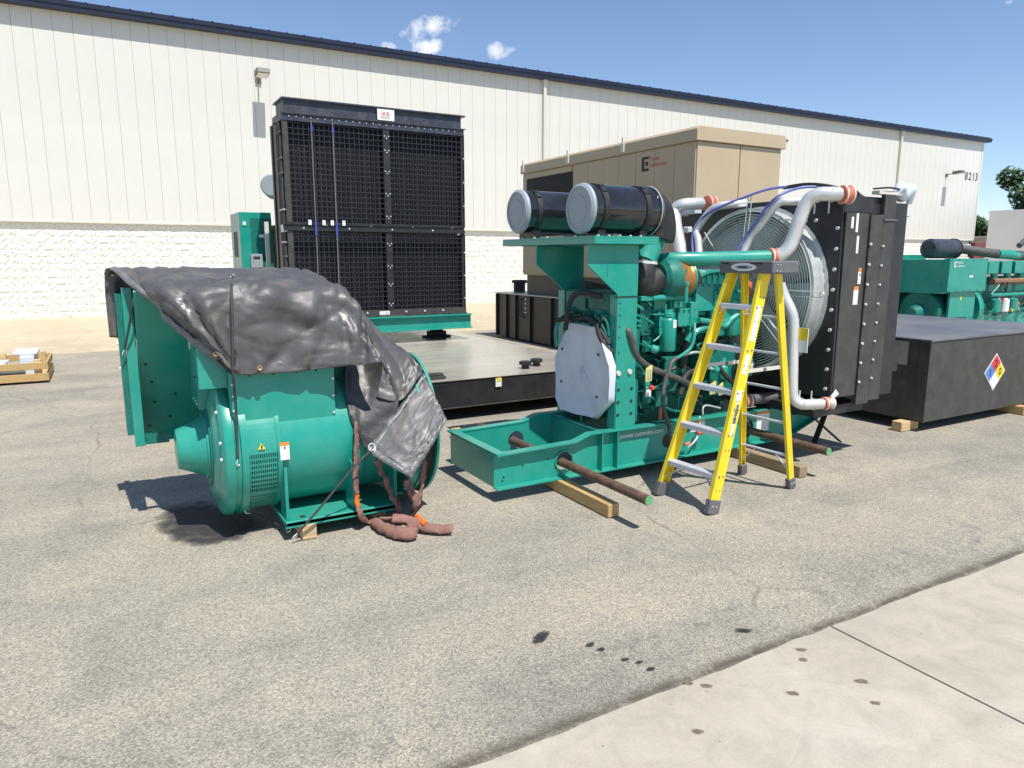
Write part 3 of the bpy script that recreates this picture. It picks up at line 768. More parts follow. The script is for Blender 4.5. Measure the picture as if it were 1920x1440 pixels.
a = MB(); a.box((7.75, 8.1, .985), (9.3, 13.0, 1.39)); a.build('base_rail', TAN_D, en)
a = MB(); a.box((7.62, 8.02, 1.39), (9.36, 12.92, 3.40)); a.build('wall', TAN, en)
y = 8.02; k = 0
ys = [8.02]
while ys[-1] < 11.1: ys.append(ys[-1] + .445)
for y0, y1 in zip(ys[:-1], ys[1:]):
    a = MB(); a.box((7.60, y0+.003, 1.42), (7.622, y1-.003, 3.39)); a.build('side_panel', TAN, en, bevel=.002)
for x0, x1 in ((7.615, 8.47), (8.48, 9.36)):
    a = MB(); a.box((x0+.003, 8.0, 1.42), (x1-.003, 8.022, 3.39)); a.build('end_panel', TAN, en, bevel=.004)
LY0, LY1 = ys[-1]+.03, 12.78
a = MB(); a.box((7.60, LY1, 1.42), (7.622, 12.92, 3.39)); a.box((7.60, LY0, 1.42), (7.622, LY1, 2.15)); a.box((7.60, LY0, 3.29), (7.622, LY1, 3.39)); a.build('side_panel', TAN, en)
a = MB(); a.box((7.617, LY0, 2.15), (7.621, LY1, 3.29)); a.build('inlet_opening', RUBBER, en)
a = MB()
n = 26
for i in range(-14, n):
    y0 = LY0 + (LY1-LY0)*i/n
    for sgn in (1, -1):
        p = [(7.603, y0, 2.15), (7.603, y0 + sgn*.9, 3.29)] if sgn > 0 else [(7.603, y0+.62, 2.15), (7.603, y0+.62-.9, 3.29)]
        def clipy(p, q):
            (x, ya, za), (_, yb, zb) = p, q
            t0, t1 = 0, 1
            for lim, side in ((LY0, 1), (LY1, -1)):
                da, db = (ya-lim)*side, (yb-lim)*side
                if da < 0 and db < 0: return None
                if da < 0: t0 = max(t0, da/(da-db))
                if db < 0: t1 = min(t1, da/(da-db))
            if t1 <= t0: return None
            f = lambda t: (x, ya+(yb-ya)*t, za+(zb-za)*t)
            return f(t0), f(t1)
        c = clipy(*p)
        if c: a.bar(c[0], c[1], .008, .006, (1,0,0))
a.build('inlet_mesh', WIRE, en)
a = MB(); a.prism([(7.56, 7.96, 3.40), (7.56, 7.96, 3.56), (7.60, 7.96, 3.60), (9.38, 7.96, 3.60), (9.42, 7.96, 3.56), (9.42, 7.96, 3.40)], (0, 5.0, 0)); a.build('roof_cap', TAN, en, bevel=.006)
for yy in (12.85, 11.25, 9.65):
    a = MB(); a.box((7.535, yy-.04, 3.43), (7.56, yy+.04, 3.56)); a.box((7.54, yy-.015, 3.56), (7.555, yy+.015, 3.66)); a.build('lifting_bracket', TRIM, en)
a = MB(); a.cyl((9.42, 8.1, 3.56), (9.60, 8.1, 3.56), .025, n=8); a.build('vent_pipe', LADDER_GREY, en)
lg = MB()   # dark open letter emblem with red lettering beside it
ly, lz = 9.12, 3.19
for z0, z1, y0, y1 in ((.07,.11,-.075,.09), (-.11,-.07,-.075,.09), (-.07,.07,.03,.09)):
    lg.box((7.5955, ly+y0, lz+z0), (7.5995, ly+y1, lz+z1))
lg.box((7.5955, ly-.06, lz-.03), (7.5995, ly-.0, lz+.035))
lg.build('emblem', LABEL_TEXT, en)
text('logo_lettering', 'Power', RED, en, (7.5985, 9.01, 3.225), .085, (0,-1,0), (0,0,1), .001)
text('logo_lettering', 'Generation', RED, en, (7.5985, 9.01, 3.135), .085, (0,-1,0), (0,0,1), .001)

# ---------------------------------------------------------------- black tank at the right with the hazard diamond
t3 = thing('fuel_tank', 'long dark grey fuel tank with a coloured hazard diamond, raised on timbers at the right', 'fuel tank', (8.5, 5.3, 0))
TA, TB, TC, TD = 7.08, 9.98, 4.07, 7.6
a = MB(); a.box((TA+.02, TC, .10), (TB, TD, .925)); a.build('tank_body', BLACK_DUSTY, t3, bevel=.006)
a = MB(); a.box((TA, TC-.012, .925), (TB, TD, .94)); a.build('tank_top', mat('tank_top_sheen', (.105, .105, .122), .38, 0, .18, 1.2, .02, 20, (.34,.31,.26), .5, .8), t3)  # lighter grey paints the reflection lying on the dark top
for y in (4.07, 5.0, 6.0, 7.0):
    a = MB(); a.box((TA, y-.004, .10), (TA+.02, y+.10, .925)); a.build('edge_strip', BLACK_DUSTY, t3)
a = MB(); a.box((TA+.005, 4.30, .66), (TA+.018, 4.58, .905)); a.build('data_plate', mat('dull_data_plate', (.34,.33,.29), .5, .1, .15, 12), t3)
a = MB(); a.box((TA+.006, 4.40, .585), (TA+.017, 4.48, .66)); a.build('data_plate_tab', mat('dull_plate_tab', (.32,.31,.27), .5, .1, .15, 12), t3)
dm = thing('hazard_sign', 'red blue yellow and white hazard diamond on the dark fuel tank', 'sign', (8.33, 4.06, .525))
cx_, cz_, hw, hh = 8.33, .525, .205, .205
yy = 4.066
a = MB(); a.prism([(cx_, yy, cz_-hh), (cx_+hw, yy, cz_), (cx_, yy, cz_+hh), (cx_-hw, yy, cz_)], (0, .003, 0)); a.build('backing', PAPER, dm)
w_ = hw*.48
for dx, dz, m in ((0, .5, RED), (-.5, 0, BLUE), (.5, 0, YELLOW_P), (0, -.5, PAPER)):
    c0 = (cx_ + dx*hw*.94, cz_ + dz*hh*.94)
    a = MB(); a.prism([(c0[0], yy-.001, c0[1]-w_*.95), (c0[0]+w_*.95, yy-.001, c0[1]), (c0[0], yy-.001, c0[1]+w_*.95), (c0[0]-w_*.95, yy-.001, c0[1])], (0, -.0015, 0)); a.build('quadrant', m, dm)
for s_, dx, dz in (('2', 0, .5), ('1', -.5, 0), ('0', .5, 0)):
    text('hazard_number', s_, LABEL_TEXT, dm, (cx_ + dx*hw*.94, yy-.004, cz_ + dz*hh*.94 - .042), .12, (1,0,0), (0,0,1), .001, 'CENTER')
for i, (p, q, lab) in enumerate((((6.93, 4.19, 0), (7.22, 4.30, .098), 'timber block poking out under the near corner of the hazard tank'),
                                 ((8.86, 3.98, 0), (8.99, 7.5, .095), 'timber bearer under the front of the hazard tank at the right edge'))):
    o = MB().box(p, q).build('timber_block', TIMBER_X if i == 0 else TIMBER, None, bevel=.006); tag(o, lab, 'timber', 'timbers under the hazard tank')

# ---------------------------------------------------------------- green generator set at the back right
g3 = thing('generator_set', 'green generator set with black air cleaner behind the hazard tank', 'generator set', (16, 9, 0))
a = MB(); a.box((15.02, 8.52, 1.0), (16.2, 9.62, 1.70)); a.build('control_box', GREEN, g3, bevel=.008)
a = MB(); a.box((15.0, 8.48, 1.04), (16.42, 8.52, 1.72)); a.box((15.0, 8.40, 1.04), (16.42, 8.48, 1.72)); fb = a.build('front_cover', GREEN, g3, bevel=.006)
bolts('bolt', RUBBER, g3, [(15.06 + .26*i, 8.399, z) for i in range(6) for z in (1.07, 1.69)], (0,-1,0), .012, .006)
a = MB(); a.box((15.25, 8.47, .5), (16.2, 8.52, 1.036)); a.build('lower_cover', GREEN, g3, bevel=.006)
a = MB(); a.box((14.72, 9.62, .5), (16.2, 9.66, 1.80)); a.box((14.70, 9.60, .5), (14.73, 9.66, 1.80)); a.build('wing_panel', GREEN, g3)
a = MB(); a.lathe((15.05, 9.0, .62), (1,0,0), [(0,.38),(.02,.42),(.12,.42),(.12,.40),(1.2,.40)], 28); a.lathe((14.8, 9.0, .58), (1,0,0), [(0,.12),(.25,.2)], 20); a.build('alternator_drum', GREEN_D, g3)
a = MB(); a.lathe((16.45, 9.0, .62), (1,0,0), [(0,.42),(.0,.52),(.1,.52),(.1,.46),(.3,.46)], 28); a.build('flywheel_ring', GREEN, g3)
a = MB(); a.box((15.75, 8.394, 1.33), (15.88, 8.399, 1.37)); a.build('label', PAPER, g3)
a = MB(); a.box((15.62, 8.463, .86), (15.67, 8.469, .93)); a.build('label', YELLOW_P, g3)
a = MB()
for z0, z1, x0, x1 in ((.035,.055,-.045,.04), (-.055,-.035,-.045,.04), (-.035,.035,-.045,-.015)): a.box((15.2+x0, 8.395, 1.60+z0), (15.2+x1, 8.399, 1.60+z1))
a.build('emblem', PAPER, g3)
text('logo_lettering', 'Power', PAPER, g3, (15.27, 8.397, 1.615), .07, (1,0,0), (0,0,1), .001)
text('logo_lettering', 'Generation', PAPER, g3, (15.27, 8.397, 1.55), .06, (1,0,0), (0,0,1), .001)
a = MB(); a.box((14.9, 8.6, .25), (20.5, 8.72, .5)); a.box((14.9, 9.3, .25), (20.5, 9.42, .5)); a.box((16.5, 8.7, .5), (20.5, 9.4, .62)); a.build('base_frame', GREEN, g3)
a = MB(); a.lathe((15.55, 9.2, 1.93), (1,0,0), [(0,.16),(.04,.21),(.9,.21),(.9,.225),(.94,.225),(.96,.17),(1.2,.11)], 24); a.build('air_cleaner', NAVY, g3)
a = MB(); a.tube([(16.7, 9.15, 1.93),(17.1,8.9,1.86),(17.4,8.75,1.82)], .10, 12); a.build('intake_hose', HOSE_GREY, g3)
a = MB(); a.tube([(17.4, 8.75, 1.82),(17.9,8.7,1.80),(18.2,8.72,1.78)], .105, 12); a.build('intake_pipe', GREEN, g3)
a = MB(); a.tube([(18.2, 8.72, 1.78),(18.6,8.75,1.78),(19.6,8.9,1.78)], .11, 12); a.build('intake_hose', HOSE_GREY, g3)
a = MB(); a.box((16.75, 8.7, .6), (20.3, 9.5, 1.3)); a.build('engine_block', GREEN_D, g3)
rg = random.Random(4)
for k in range(6):
    x = 16.9 + k*.55
    a = MB(); a.box((x, 8.62, 1.38), (x+.42, 9.3, 1.66)); a.build('rocker_cover', GREEN, g3, bevel=.02)
    a = MB(); a.cyl((x+.2, 8.60, 1.15), (x+.2, 8.60, 1.38), .07, n=10); a.build('exhaust_port', GREEN_D, g3)
a = MB(); a.tube([(16.9, 8.52, 1.22),(17.6,8.5,1.22),(18.6,8.5,1.22),(20.0,8.55,1.22)], .07, 10); a.build('exhaust_manifold', RUST, g3)
a = MB(); a.tube([(16.85, 8.50, .93),(18,8.46,.93),(20.0,8.46,.93)], .04, 8); a.build('fuel_rail', GREEN, g3)
for k in range(3):
    a = MB(); x = 17.0 + .35*k; a.lathe((x, 8.45, .55), (0,0,1), [(0,.08),(.02,.1),(.28,.1),(.3,.06)], 14); a.build('filter', [GREEN, PAPER, GREEN][k], g3)
for k in range(26):
    x = rg.uniform(16.8, 18.6); z = rg.uniform(.5, 1.15)
    a = MB(); a.tube([(x, 8.5, z), (x+rg.uniform(-.15,.15), 8.42, z+rg.uniform(-.1,.2)), (x+rg.uniform(-.3,.3), 8.46, z+rg.uniform(-.25,.2))], rg.uniform(.008,.02), 6)
    a.build('fuel_line', rg.choice([RUBBER, GREEN, PAPER, HOSE_GREY, GREEN]), g3)
for k, m in enumerate((RED, RED, YELLOW_P, ORANGE)):
    a = MB(); x = 17.15 + .22*k; z = (.8, .62, .55, .7)[k]; a.box((x, 8.38, z), (x+.06, 8.44, z+.06)); a.build('valve_handle', m, g3, bevel=.01)
a = MB(); a.tube([(18.0, 8.6, 2.0),(18.3,8.6,2.15),(18.6,8.6,2.35),(19.2,8.6,2.45)], .06, 8); a.build('exhaust_pipe', HOSE_GREY, g3)

# ---------------------------------------------------------------- timber crate at the left edge
cr = thing('timber_crate', 'open timber crate holding white packed parts at the left edge', 'crate', (-1.6, 12.4, 0))
CX0, CX1, CY0, CY1 = -2.5, -.80, 11.92, 13.1
k = 0
for y in (CY0, CY1-.05):
    for z0, z1 in ((.03, .135), (.195, .29)):
        MB().box((CX0, y, z0), (CX1, y+.04, z1)).build('side_board', TIMBER, cr, bevel=.004)
for x in (CX1-.05, CX1-.55, CX0+.3):
    for y in (CY0+.041, CY1-.14): MB().box((x-.09, y, .02), (x, y+.08, .33)).build('corner_post', TIMBER_X, cr, bevel=.004)
for z0, z1 in ((.03, .135), (.195, .29)):
    MB().box((CX1+.001, CY0-.005, z0), (CX1+.03, CY1, z1)).build('end_board', TIMBER, cr, bevel=.004)
for i in range(9):
    y = CY0 + .09 + i*.115; MB().box((CX0, y, .05), (CX1-.002, y+.10, .08)).build('bottom_board', TIMBER_X, cr)
pk = MB(); pk.cyl((CX0, 12.06, .165), (CX1-.25, 12.06, .165), .05, n=12)
tag(pk.build('steel_tube', GALV, None), 'grey steel tube lying inside the timber crate', 'tube')
pk = MB(); pk.box((CX1-.32, 12.2, .08), (CX1-.14, 12.9, .36)); pk.box((CX1-.40, 12.3, .36), (CX1-.10, 12.8, .41))
tag(pk.build('wrapped_part', WRAP, None, bevel=.02), 'white wrapped upright part standing in the crate end', 'package')
v, f = [], []
nn = 12
for j in range(nn+1):
    for i in range(nn+1):
        v.append((CX0 + .2 + 1.0*i/nn, 12.05 + .85*j/nn, .24 + .12*math.sin(math.pi*i/nn)*math.sin(math.pi*j/nn) + .05*noise.noise((i*.5, j*.5, 2))))
for j in range(nn):
    for i in range(nn): q = j*(nn+1)+i; f.append((q, q+1, q+nn+2, q+nn+1))
o = MB().add(v, f).build('plastic_sheet', WRAP, None, sharp=180); so = o.modifiers.new('thick', 'SOLIDIFY'); so.thickness = .004
tag(o, 'crumpled white plastic sheet lying over the crate contents', 'sheet')

# ---------------------------------------------------------------- covered alternator at the left
al = thing('alternator', 'green alternator with conical shaft cover, half covered by a dark tarpaulin', 'alternator', (1.1, 4.85, .09))
YC, ZC = 4.85, .555
a = MB(); a.lathe((0, YC, ZC), (1,0,0), [(.50,.20),(.50,.30),(.515,.345),(.525,.36),(.53,.385),(.535,.43),(.55,.452),(.57,.46),(.60,.46),(.605,.445),(.635,.445),(.64,.46),(.68,.46),(.685,.43)], 56); a.build('end_bell', GREEN, al, sharp=28)
a = MB(); a.lathe((0, YC, ZC), (1,0,0), [(.315,.0),(.315,.118),(.322,.126),(.475,.192),(.478,.21),(.50,.215)], 40, caps=False); a.build('shaft_cover', GREEN, al, sharp=25)
a = MB(); a.lathe((0, YC, ZC), (1,0,0), [(.49,.215),(.49,.26),(.502,.265)], 40, caps=False); a.build('bearing_ring', GREEN_D, al)
bolts('bolt', CHROME, al, [(.535, YC-.395, ZC+.10), (.535, YC-.40, ZC+.0), (.535, YC-.30, ZC+.27)], (-1,0,0), .011, .012)
a = MB(); a.cyl((.534, YC-.36, ZC+.06), (.53, YC-.36, ZC+.06), .028, n=14); a.build('drain_hole', RUBBER, al)
# vent screen band: real bars over a dark core
a = MB(); a.lathe((0, YC, ZC), (1,0,0), [(.685,.40),(.845,.40)], 48, caps=False); a.build('inner_core', RUBBER, al)
def drum_pt(x, ang, r): return (x, YC - math.cos(ang)*r, ZC + math.sin(ang)*r)
a = MB()
for i in range(18):
    an = R(-74 + 76*i/17)
    a.bar(drum_pt(.685, an, .432), drum_pt(.845, an, .432), .0085, .008, drum_pt(0, an, 1))
for j in range(13):
    x = .690 + .15*j/12
    a.tube([drum_pt(x, R(-74 + 76*i/17), .434) for i in range(18)], .0045, 4, smooth=1)
vsn = a.build('vent_screen', GREEN, al)
for a0, a1 in ((2, 75), (-38, -33), (-82, -74)):
    a = MB(); n = max(4, int((a1-a0)/4))
    for i in range(n):
        p, q = R(a0+(a1-a0)*i/n), R(a0+(a1-a0)*(i+1)/n)
        a.quad(drum_pt(.68,p,.439), drum_pt(.85,p,.439), drum_pt(.85,q,.439), drum_pt(.68,q,.439))
    a.build('vent_frame', GREEN, vsn)
a = MB(); a.lathe((0, YC, ZC), (1,0,0), [(.845,.43),(.85,.445),(.875,.445),(.88,.425),(1.40,.425),(1.42,.405),(1.70,.405),(1.705,.47),(1.73,.50),(1.78,.50)], 64, caps=False); a.build('drum', GREEN, al, sharp=28)
a = MB(); a.lathe((0, YC, ZC), (1,0,0), [(1.78,.50),(1.785,.512),(1.80,.512),(1.80,.44)], 64, caps=False); a.lathe((0, YC, ZC), (1,0,0), [(1.885,.44),(1.885,.512),(1.905,.512),(1.905,.44)], 64, caps=False); a.build('flange_ring', GREEN, al, sharp=28)
a = MB(); a.lathe((0, YC, ZC), (1,0,0), [(1.801,.47),(1.884,.47)], 48); a.build('flange_core', RUBBER, al)
for k in range(10):
    an = R(-80 + 26*k); a = MB(); a.bar(drum_pt(1.715, an, .49), drum_pt(1.78, an, .505), .03, .02, drum_pt(0, an, 1)); a.build('flange_rib', GREEN, al)
# feet
for x0, x1, ys_ in ((.86, 1.62, 4.36),):
    a = MB(); a.box((x0, 4.35, .095), (x1, 4.83, .125)); a.box((x0, 4.35, .085), (x1, 4.375, .13)); a.build('foot_plate', GREEN, al, bevel=.005)
    a = MB(); a.box((x0, 4.9, .095), (x1, 5.36, .125)); a.build('foot_plate', GREEN, al, bevel=.005)
for x in (.875, 1.30, 1.585):
    for s in (-1, 1):
        y = YC + s*.46
        a = MB(); a.prism([(x, y, .125), (x, YC + s*.30, .125), (x, YC + s*.30, .28), (x, YC + s*.41, .45), (x, y, .47 if x < 1 else .44)], (.02, 0, 0)); a.build('foot_gusset', GREEN, al, bevel=.003)
a = MB(); a.cyl((.98, 4.42, .1255), (.98, 4.42, .127), .02, n=14); a.build('foot_hole', RUBBER, al)
# terminal housing
HX0, HX1, HY0, HY1, HZ0, HZ1 = .60, 1.235, 4.47, 5.22, .605, 1.58
a = MB(); a.box((HX0, HY0, HZ0), (HX1, HY0+.02, 1.08)); a.build('side_cover', GREEN, al, bevel=.004)
a = MB(); a.box((HX0+.004, HY0-.006, 1.03), (HX1+.0, HY0+.03, 1.49)); a.build('upper_cover', GREEN, al, bevel=.004)
bolts('bolt', CHROME, al, [(HX0+.02, HY0-.001, z) for z in (.64, .74, .84, .93, 1.0)] + [(HX1-.012, HY0-.001, z) for z in (.66, .77, .88, .99)], (0,-1,0), .0085, .008)
bolts('screw', RUBBER, al, [(.72, HY0-.007, 1.05), (.86, HY0-.007, 1.05), (1.0, HY0-.007, 1.05), (1.12, HY0-.007, 1.05)], (0,-1,0), .008, .005)
a = MB(); a.box((HX0+.004, HY0+.021, HZ0+.02), (HX1-.01, HY1, 1.48)); a.build('housing_core', GREEN_D, al)
a = MB(); a.box((.44, 4.50, .98), (HX0+.003, 4.78, 1.40)); a.build('near_box', GREEN, al, bevel=.004)
bolts('screw', RUBBER, al, [(.439, 4.56, 1.22), (.439, 4.56, 1.05), (.439, 4.70, 1.03)], (-1,0,0), .009, .004)
a = MB(); a.box((.46, 4.79, .80), (HX0, 5.21, 1.48)); a.build('recessed_box', GREEN, al, bevel=.004)
bolts('screw', CHROME, al, [(.459, 4.86+.11*i, .83) for i in range(3)], (-1,0,0), .007, .006)
a = MB(); a.box((.455, 5.02, 1.16), (.459, 5.10, 1.36)); a.build('paper_strip', PAPER, al)
a = MB(); a.prism([(.158, 4.97, 1.54), (.62, 4.97, 1.54), (.62, 5.50, .47), (.158, 5.50, .47)], (0, .018, .009)); a.build('wing_panel', GREEN, al, bevel=.003)
a = MB(); a.box((.098, 5.16, .525), (.156, 5.175, 1.56)); a.box((.146, 5.176, .525), (.156, 5.45, 1.5)); a.build('wing_post', GREEN, al, bevel=.003)
bolts('screw', RUBBER, al, [(x, 5.50 - (z-.47)*.53/1.07 - .002, z) for x, z in ((.20, .60), (.24, .78), (.23, .93), (.20, 1.06), (.33, .66), (.37, .83))], (0,-.9,-.44), .01, .004)
a = MB(); a.box((.060, 5.19, .60), (.0975, 5.45, 1.52)); a.box((.158, 5.177, .53), (.30, 5.19, .60)); a.build('wing_edge', GREEN_D, al)  # darker green stands in for the strip's unlit face
bolts('screw', CHROME, al, [(.059, 5.25, 1.2), (.059, 5.25, 1.04)], (-1,0,0), .008, .01)
a = MB(); a.box((1.24, 4.70, .95), (1.40, 5.1, 1.30)); a.build('far_box', GREEN_D, al)
a = MB(); a.box((1.24, 4.56, .62), (1.27, 5.1, 1.0)); a.build('cable_gap', RUBBER, al)
a = MB(); a.box((1.275, 4.57, .82), (1.31, 4.60, .87)); a.build('cable_tag', CAP_GREY, al, bevel=.006)
# stickers
def drum_patch(name, x0, x1, z0, z1, m, r, parent=al):
    a = MB(); n = 6
    f = lambda z: math.asin((z - ZC)/r)
    for i in range(n):
        p, q = f(z0+(z1-z0)*i/n), f(z0+(z1-z0)*(i+1)/n)
        a.quad(drum_pt(x0,p,r), drum_pt(x1,p,r), drum_pt(x1,q,r), drum_pt(x0,q,r))
    return a.build(name, m, parent)
sx = .853
st = drum_patch('warning_label', .862, .918, .515, .625, PAPER, .4475)
drum_patch('label_header', .862, .918, .605, .626, ORANGE, .4485, st)
drum_patch('label_mark', .885, .895, .585, .60, LABEL_TEXT, .4485, st)
a = MB(); a.prism([(.735, 4.404, .600), (.777, 4.404, .600), (.756, 4.410, .638)], (0, .008, 0)); tri_ = a.build('voltage_triangle', YELLOW_P, al)
a = MB(); a.bar((.759, 4.403, .630), (.753, 4.402, .617), .006, .002, (0,1,0)); a.bar((.753, 4.402, .619), (.759, 4.402, .617), .005, .002, (0,1,0)); a.bar((.759, 4.402, .619), (.753, 4.401, .605), .006, .002, (0,1,0)); a.build('lightning_mark', LABEL_TEXT, tri_)
for x, y0, lab in ((1.0, 4.335, 'timber block under the near foot of the covered alternator'), (1.5, 4.45, 'timber bearer under the right end of the covered alternator')):
    o = MB().box((x-.045, y0, 0), (x+.045, 5.35, .094)).build('timber_block', TIMBER_X, None, bevel=.005); tag(o, lab, 'timber', 'timbers under the alternator')
o = MB().box((.30, 9.2, 0), (.62, 9.9, .22)).box((.30, 9.3, .222), (.60, 9.8, .40)).build('timber_stack', TIMBER, None, bevel=.006)
tag(o, 'small stack of timber on the asphalt glimpsed behind the left wing of the alternator', 'timber')

# ---------------------------------------------------------------- tarpaulin: explicit drape, dusty vinyl with folds
def tarp_mat(name='dusty_grey_vinyl', k=1.0):
    m = bpy.data.materials.new(name); m.use_nodes = True
    n, l = m.node_tree.nodes, m.node_tree.links; b = n['Principled BSDF']; tc = n.new('ShaderNodeTexCoord')
    def nz(s, d, r, dist=0):
        x = n.new('ShaderNodeTexNoise'); x.inputs['Scale'].default_value = s; x.inputs['Detail'].default_value = d; x.inputs['Roughness'].default_value = r; x.inputs['Distortion'].default_value = dist
        l.new(tc.outputs['Object'], x.inputs['Vector']); return x.outputs['Fac']
    def ramp(f, pts):
        r = n.new('ShaderNodeValToRGB'); e = r.color_ramp.elements
        e[0].position, e[0].color = pts[0][0], (*pts[0][1], 1); e[1].position, e[1].color = pts[-1][0], (*pts[-1][1], 1)
        for p, c in pts[1:-1]: e.new(p).color = (*c, 1)
        l.new(f, r.inputs['Fac']); return r.outputs['Color']
    def mix(a, bb, f):
        x = n.new('ShaderNodeMix'); x.data_type = 'RGBA'; l.new(f, x.inputs['Factor']); l.new(a, x.inputs[6])
        if isinstance(bb, tuple): x.inputs[7].default_value = (*bb, 1)
        else: l.new(bb, x.inputs[7])
        return x.outputs[2]
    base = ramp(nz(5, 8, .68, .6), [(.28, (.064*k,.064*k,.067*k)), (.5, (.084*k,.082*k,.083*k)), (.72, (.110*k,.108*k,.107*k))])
    scuff = ramp(nz(26, 6, .7, 1.2), [(.58, (0,0,0)), (.74, (.3,.3,.3))])
    base = mix(base, (.22,.22,.22), scuff)
    mud = ramp(nz(2.6, 6, .62, .8), [(.55, (0,0,0)), (.68, (.42,.42,.42))])
    base = mix(base, (.26,.205,.135), mud)
    l.new(base, b.inputs['Base Color'])
    rr = n.new('ShaderNodeMapRange'); l.new(nz(7, 6, .7), rr.inputs[0]); rr.inputs[1].default_value = .3; rr.inputs[2].default_value = .7; rr.inputs[3].default_value = .33; rr.inputs[4].default_value = .62
    l.new(rr.outputs[0], b.inputs['Roughness']); b.inputs['Specular IOR Level'].default_value = .62
    bp = n.new('ShaderNodeBump'); bp.inputs['Strength'].default_value = .3; bp.inputs['Distance'].default_value = .010
    ad = n.new('ShaderNodeMath'); ad.operation = 'MULTIPLY_ADD'; ad.inputs[1].default_value = .16; l.new(nz(60, 5, .65, .5), ad.inputs[0]); l.new(nz(7, 2, .5, 2.2), ad.inputs[2])
    l.new(ad.outputs[0], bp.inputs['Height']); l.new(bp.outputs[0], b.inputs['Normal'])
    return m
TARP = tarp_mat()
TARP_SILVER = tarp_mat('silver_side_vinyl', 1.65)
TARP_SHADE = tarp_mat('shaded_vinyl', .42)  # darker copy of the vinyl, shade under the cover put into its colour
TARP_HEM = mat('tarp_hem', (.165, .165, .17), .42, 0, .25, 9, .3, 26)
def cr_(p0, p1, p2, p3, t): return .5*((2*p1) + (p2-p0)*t + (2*p0-5*p1+4*p2-p3)*t*t + (3*p1-p0-3*p2+p3)*t**3)
def cloth(grid, per=9, amp=.012, seed=0, fold=None):
    g = [[Vector(p) for p in r] for r in grid]; nr, nc = len(g), len(g[0])
    def row(r, u):
        i = min(int(u), nc-2); t = u - i; q = lambda k: r[max(0, min(nc-1, k))]
        return cr_(q(i-1), q(i), q(i+1), q(i+2), t)
    out = []
    for a in range((nr-1)*per+1):
        v = a/per; i = min(int(v), nr-2); t = v - i; line = []
        for b in range((nc-1)*per+1):
            u = b/per; q = lambda k: row(g[max(0, min(nr-1, k))], u)
            line.append(cr_(q(i-1), q(i), q(i+1), q(i+2), t))
        out.append(line)
    A, B = len(out), len(out[0]); res = []
    for a in range(A):
        for b in range(B):
            du = out[a][min(b+1, B-1)] - out[a][max(b-1, 0)]; dv = out[min(a+1, A-1)][b] - out[max(a-1, 0)][b]
            nn_ = du.cross(dv); nn_ = nn_.normalized() if nn_.length > 1e-9 else Vector((0,0,1))
            p = out[a][b]
            U, V = b/per + seed*3, a/per
            wu = U + .35*noise.noise((U*.9, V*.9, seed)); wv = V + .35*noise.noise((U*.9 + 7, V*.9, seed))
            def ridge(x, y, z, k, pw): return max(0, 1 - abs(noise.noise((x, y, z)))*k)**pw
            w = .55*noise.noise((U*.8, V*.8, seed))
            w += 1.25*ridge(wu*1.9, wv*.45, seed+1, 6.5, 1.8)                 # long folds down the drape
            w += .95*ridge((wu + wv)*1.05, (wu - wv)*.32, seed+4, 6.5, 1.8)     # diagonal pulls
            w += .60*ridge(wu*.5, wv*2.6, seed+8, 7, 1.8)                       # cross creases
            w += .22*ridge(U*4.2, V*4.2, seed+11, 5, 2) - .6
            if fold: w += fold(a/per, b/per, p)
            res.append(p + nn_*w*amp)
    fs = [(a*B+b, a*B+b+1, (a+1)*B+b+1, (a+1)*B+b) for a in range(A-1) for b in range(B-1)]
    return res, fs, A, B
tp = thing('tarpaulin', 'dusty dark grey vinyl tarpaulin draped and tied over the green alternator', 'tarpaulin', (.9, 4.85, 1.6))
def sheet_part(name, grid, m=TARP, thick=.0022, **kw):
    v, f, A, B = cloth(grid, **kw)
    o = MB().add(v, f).build(name, m, tp, sharp=70, recalc=False)
    s = o.modifiers.new('thick', 'SOLIDIFY'); s.thickness = thick; s.offset = 0
    return v, A, B
main = [
 [(0.01, 5.36, 1.234), (0.307, 5.38, 1.187), (0.646, 5.4, 1.165), (0.97, 5.4, 1.146), (1.256, 5.4, 1.13), (1.355, 5.4, 1.124)],
 [(0.025, 5.32, 1.659), (0.339, 5.32, 1.656), (0.668, 5.32, 1.646), (0.984, 5.32, 1.639), (1.244, 5.32, 1.632), (1.35, 5.32, 1.604)],
 [(0.151, 5.05, 1.568), (0.33, 4.95, 1.617), (0.648, 4.92, 1.623), (0.976, 4.92, 1.619), (1.299, 4.95, 1.595), (1.403, 5, 1.552)],
 [(0.29, 4.75, 1.424), (0.315, 4.56, 1.558), (0.645, 4.48, 1.584), (0.975, 4.46, 1.566), (1.313, 4.5, 1.54), (1.425, 4.56, 1.442)],
 [(0.441, 4.52, 1.247), (0.455, 4.42, 1.355), (0.647, 4.4, 1.354), (0.966, 4.41, 1.305), (1.318, 4.38, 1.29), (1.431, 4.36, 1.259)],
 [(0.62, 4.4, 1.07), (0.628, 4.36, 1.103), (0.672, 4.39, 1.067), (0.966, 4.4, 1.062), (1.294, 4.33, 1.083), (1.475, 4.26, 1.099)]]
def mfold(v, u, p):
    w = 0
    if v > 2.6:
        w += 1.6*math.sin(u*7.5 + v*1.3 + 2*noise.noise((u*.8, v*.8, 3)))*max(0, min(1, (v-2.6)))*(.35 + .65*max(0, 1-abs(v-3.4)/1.6))
    w += 1.5*max(0, 1-abs(v-2.85)/.28)*math.sin(u*4.2+1.0)
    w += 1.1*math.sin((u*1.1 - v*2.0)*4)*max(0, 1-abs(v-3.6)/1.2)*max(0, min(1, u-2.2))
    return w
v_, A_, B_ = sheet_part('cover', main, amp=.013, seed=2.0, per=18, fold=mfold)
